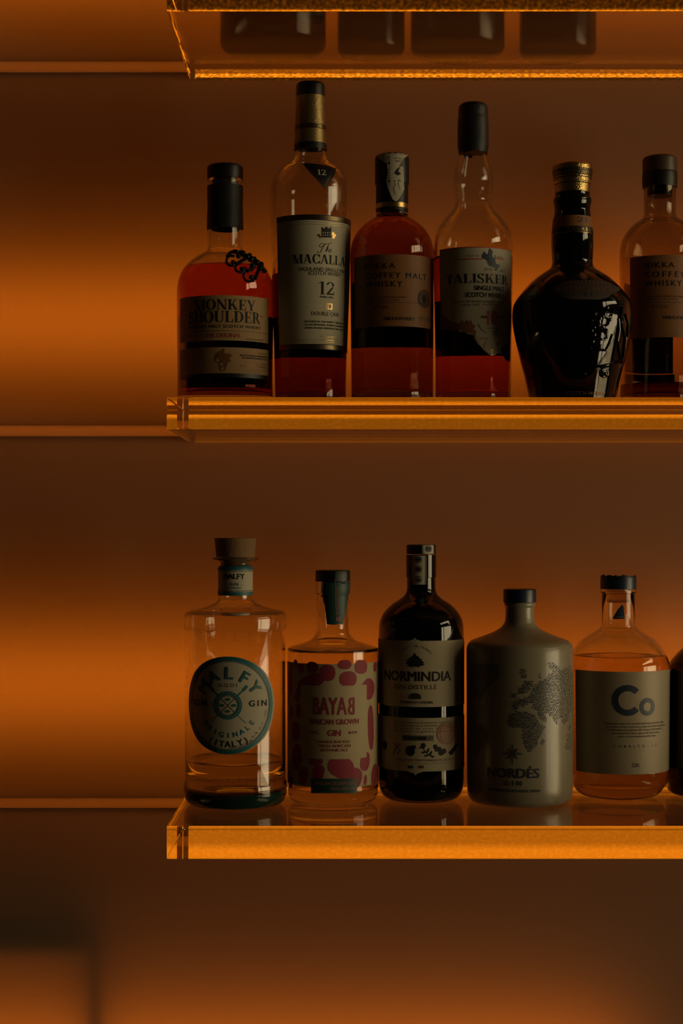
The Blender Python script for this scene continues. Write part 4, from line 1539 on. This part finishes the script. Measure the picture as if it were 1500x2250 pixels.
for i in range(n):       # torn foil left standing on the rim of the cap
    a = -2.2 + 3.9 * i / n
    hgt = random.uniform(.0004, .0022) * (1 if 4 < i < 24 else .4)
    r = 39.2 * b.s
    z = (b.pb - 1266.5) * b.s
    a2 = a + 3.9 / n
    ps = [(r * math.sin(a), -r * math.cos(a), z - .001), (r * math.sin(a2), -r * math.cos(a2), z - .001), (r * .97 * math.sin(a2), -r * .97 * math.cos(a2), z + hgt), (r * .97 * math.sin(a), -r * .97 * math.cos(a), z + hgt)]
    V = [bm.verts.new(p) for p in ps] + [bm.verts.new((p[0] * .96, p[1] * .96, p[2])) for p in ps]
    for f in ((0, 1, 2, 3), (7, 6, 5, 4), (0, 4, 5, 1), (1, 5, 6, 2), (2, 6, 7, 3), (3, 7, 4, 0)):
        bm.faces.new([V[j] for j in f])
link('torn_foil', finish_bm(bm, 'torn_foil', smooth=False), M['black'], b.root)
l = Lab(b, 'neck_sticker', 1358, 1345, [M['navy_ink'], M['silver_label']], 'dark triangular neck sticker')
l.poly([(1366, 1328), (1370, 1334), (1370, 1344), (1371.5, 1356), (1370, 1360), (1347, 1360), (1346, 1357), (1351, 1349), (1358, 1337)], 0, .0004)
l.stroke([(1351, 1355.5), (1360, 1355.5), (1370, 1355.5)], .8, 1, .0006)
l.done()
l = Lab(b, 'front_label', 1375, 1590, [M['silver_label'], M['navy_ink'], M['ink']])
u0 = b.th(1265, l.z0) * l.Rr
u1 = u0 + 2.75 * l.Rr
l.patch(u0, u1, b.tz(1370, 1702)[1], b.tz(1370, 1476)[1], 0, .0003)
uc, vc = l.uv(1378.5, 1539)
# capital letter: open ring
vs, fs = [], []
ro, ri = 34 * l.k, 20.5 * l.k
for i in range(41):
    a = math.radians(42 + 276 * i / 40)
    vs += [(uc + ro * math.cos(a), vc + ro * math.sin(a)), (uc + ri * math.cos(a), vc + ri * math.sin(a))]
    if i:
        fs.append((2 * i - 2, 2 * i, 2 * i + 1, 2 * i - 1))
l.flat(vs, fs, 1, .0005)
ux, vx = l.uv(1421.5, 1553)
l.ring(ux, vx, 20 * l.k, 10 * l.k, 1, .0005, 40)
for i, q in enumerate(('Cobalto pays homage to the azure and fragile beauty of the Douro valley,', 'to its people, its rivers, its terraces, its graphic and sensitive representation', 'a distilled essence of a landscape which belongs to the imagination', 'and memory of the Douro region and the whole country,', 'a colour and a time-honoured view of this imagery')):
    l.text(q, (1329, 1331, 1333, 1345, 1357)[i], (1456, 1459, 1452, 1447, 1440)[i], 1592 + i * 7, 4.6, 2)
l.text('COBALTO—17', 1347, 1441, 1642.5, 5.5, 2)
l.text('GIN', 1388, 1403, 1686, 9, 2)
l.done()

# ---------------------------------------------------------------- dark bottle cut by the right edge
b = Bottle('gin_bottle', 'plain black round-shouldered bottle cut off by the right edge of the photo', G2, 1556, 1.582, 'low')
BB = b.pb
gp = b.prof([(BB, 68), (BB - 2, 80), (BB - 8, 88), (BB - 22, 92), (BB - 36, 93)], [(BB - 36, 93), (1500, 93)],
            [(1500, 93), (1480, 91.5), (1460, 86), (1445, 76), (1430, 62), (1418, 48), (1408, 38), (1398, 32), (1384, 30)], [(1384, 30), (1330, 30)], [(1329, 33), (1310, 33)])
b.solid('body', gp, M['black_gloss'], 96, sharp=50)
b.solid('cap', b.prof([(1309.5, 33), (1284, 33)], [(1284, 33), (1280, 31), (1279, 28)]), M['black'])

# ---------------------------------------------------------------- bottles above the frame, seen through the topmost shelf
M['dark_bottle'] = mat('dark_bottle_glass', (0.02, 0.012, 0.008), 0.15)
for (cx, hw, Y, lab) in ((600, 116, 1.548, 'broad bottle whose dark base shows leftmost through the topmost shelf'),
                         (815, 74, 1.56, 'slim bottle whose dark base shows second from left through the topmost shelf'),
                         (1005, 103, 1.558, 'wide round bottle whose dark base shows third from left through the topmost shelf'),
                         (1225, 84, 1.565, 'round bottle whose dark base shows rightmost through the topmost shelf')):
    b = Bottle('bottle', lab, G3, cx, Y, 'top')
    BB = b.pb
    gp = b.prof([(BB, hw * .86), (BB - 3, hw * .95), (BB - 10, hw)], [(BB - 10, hw), (BB - 300, hw)],
                [(BB - 300, hw), (BB - 330, hw * .93), (BB - 360, hw * .7), (BB - 385, 42), (BB - 405, 35)], [(BB - 405, 35), (BB - 490, 33)])
    b.solid('body', gp, M['dark_bottle'], 64)
    b.solid('cap', b.prof([(BB - 490.5, 37), (BB - 535, 37)], [(BB - 535, 37), (BB - 539, 35)]), M['black'], 48)
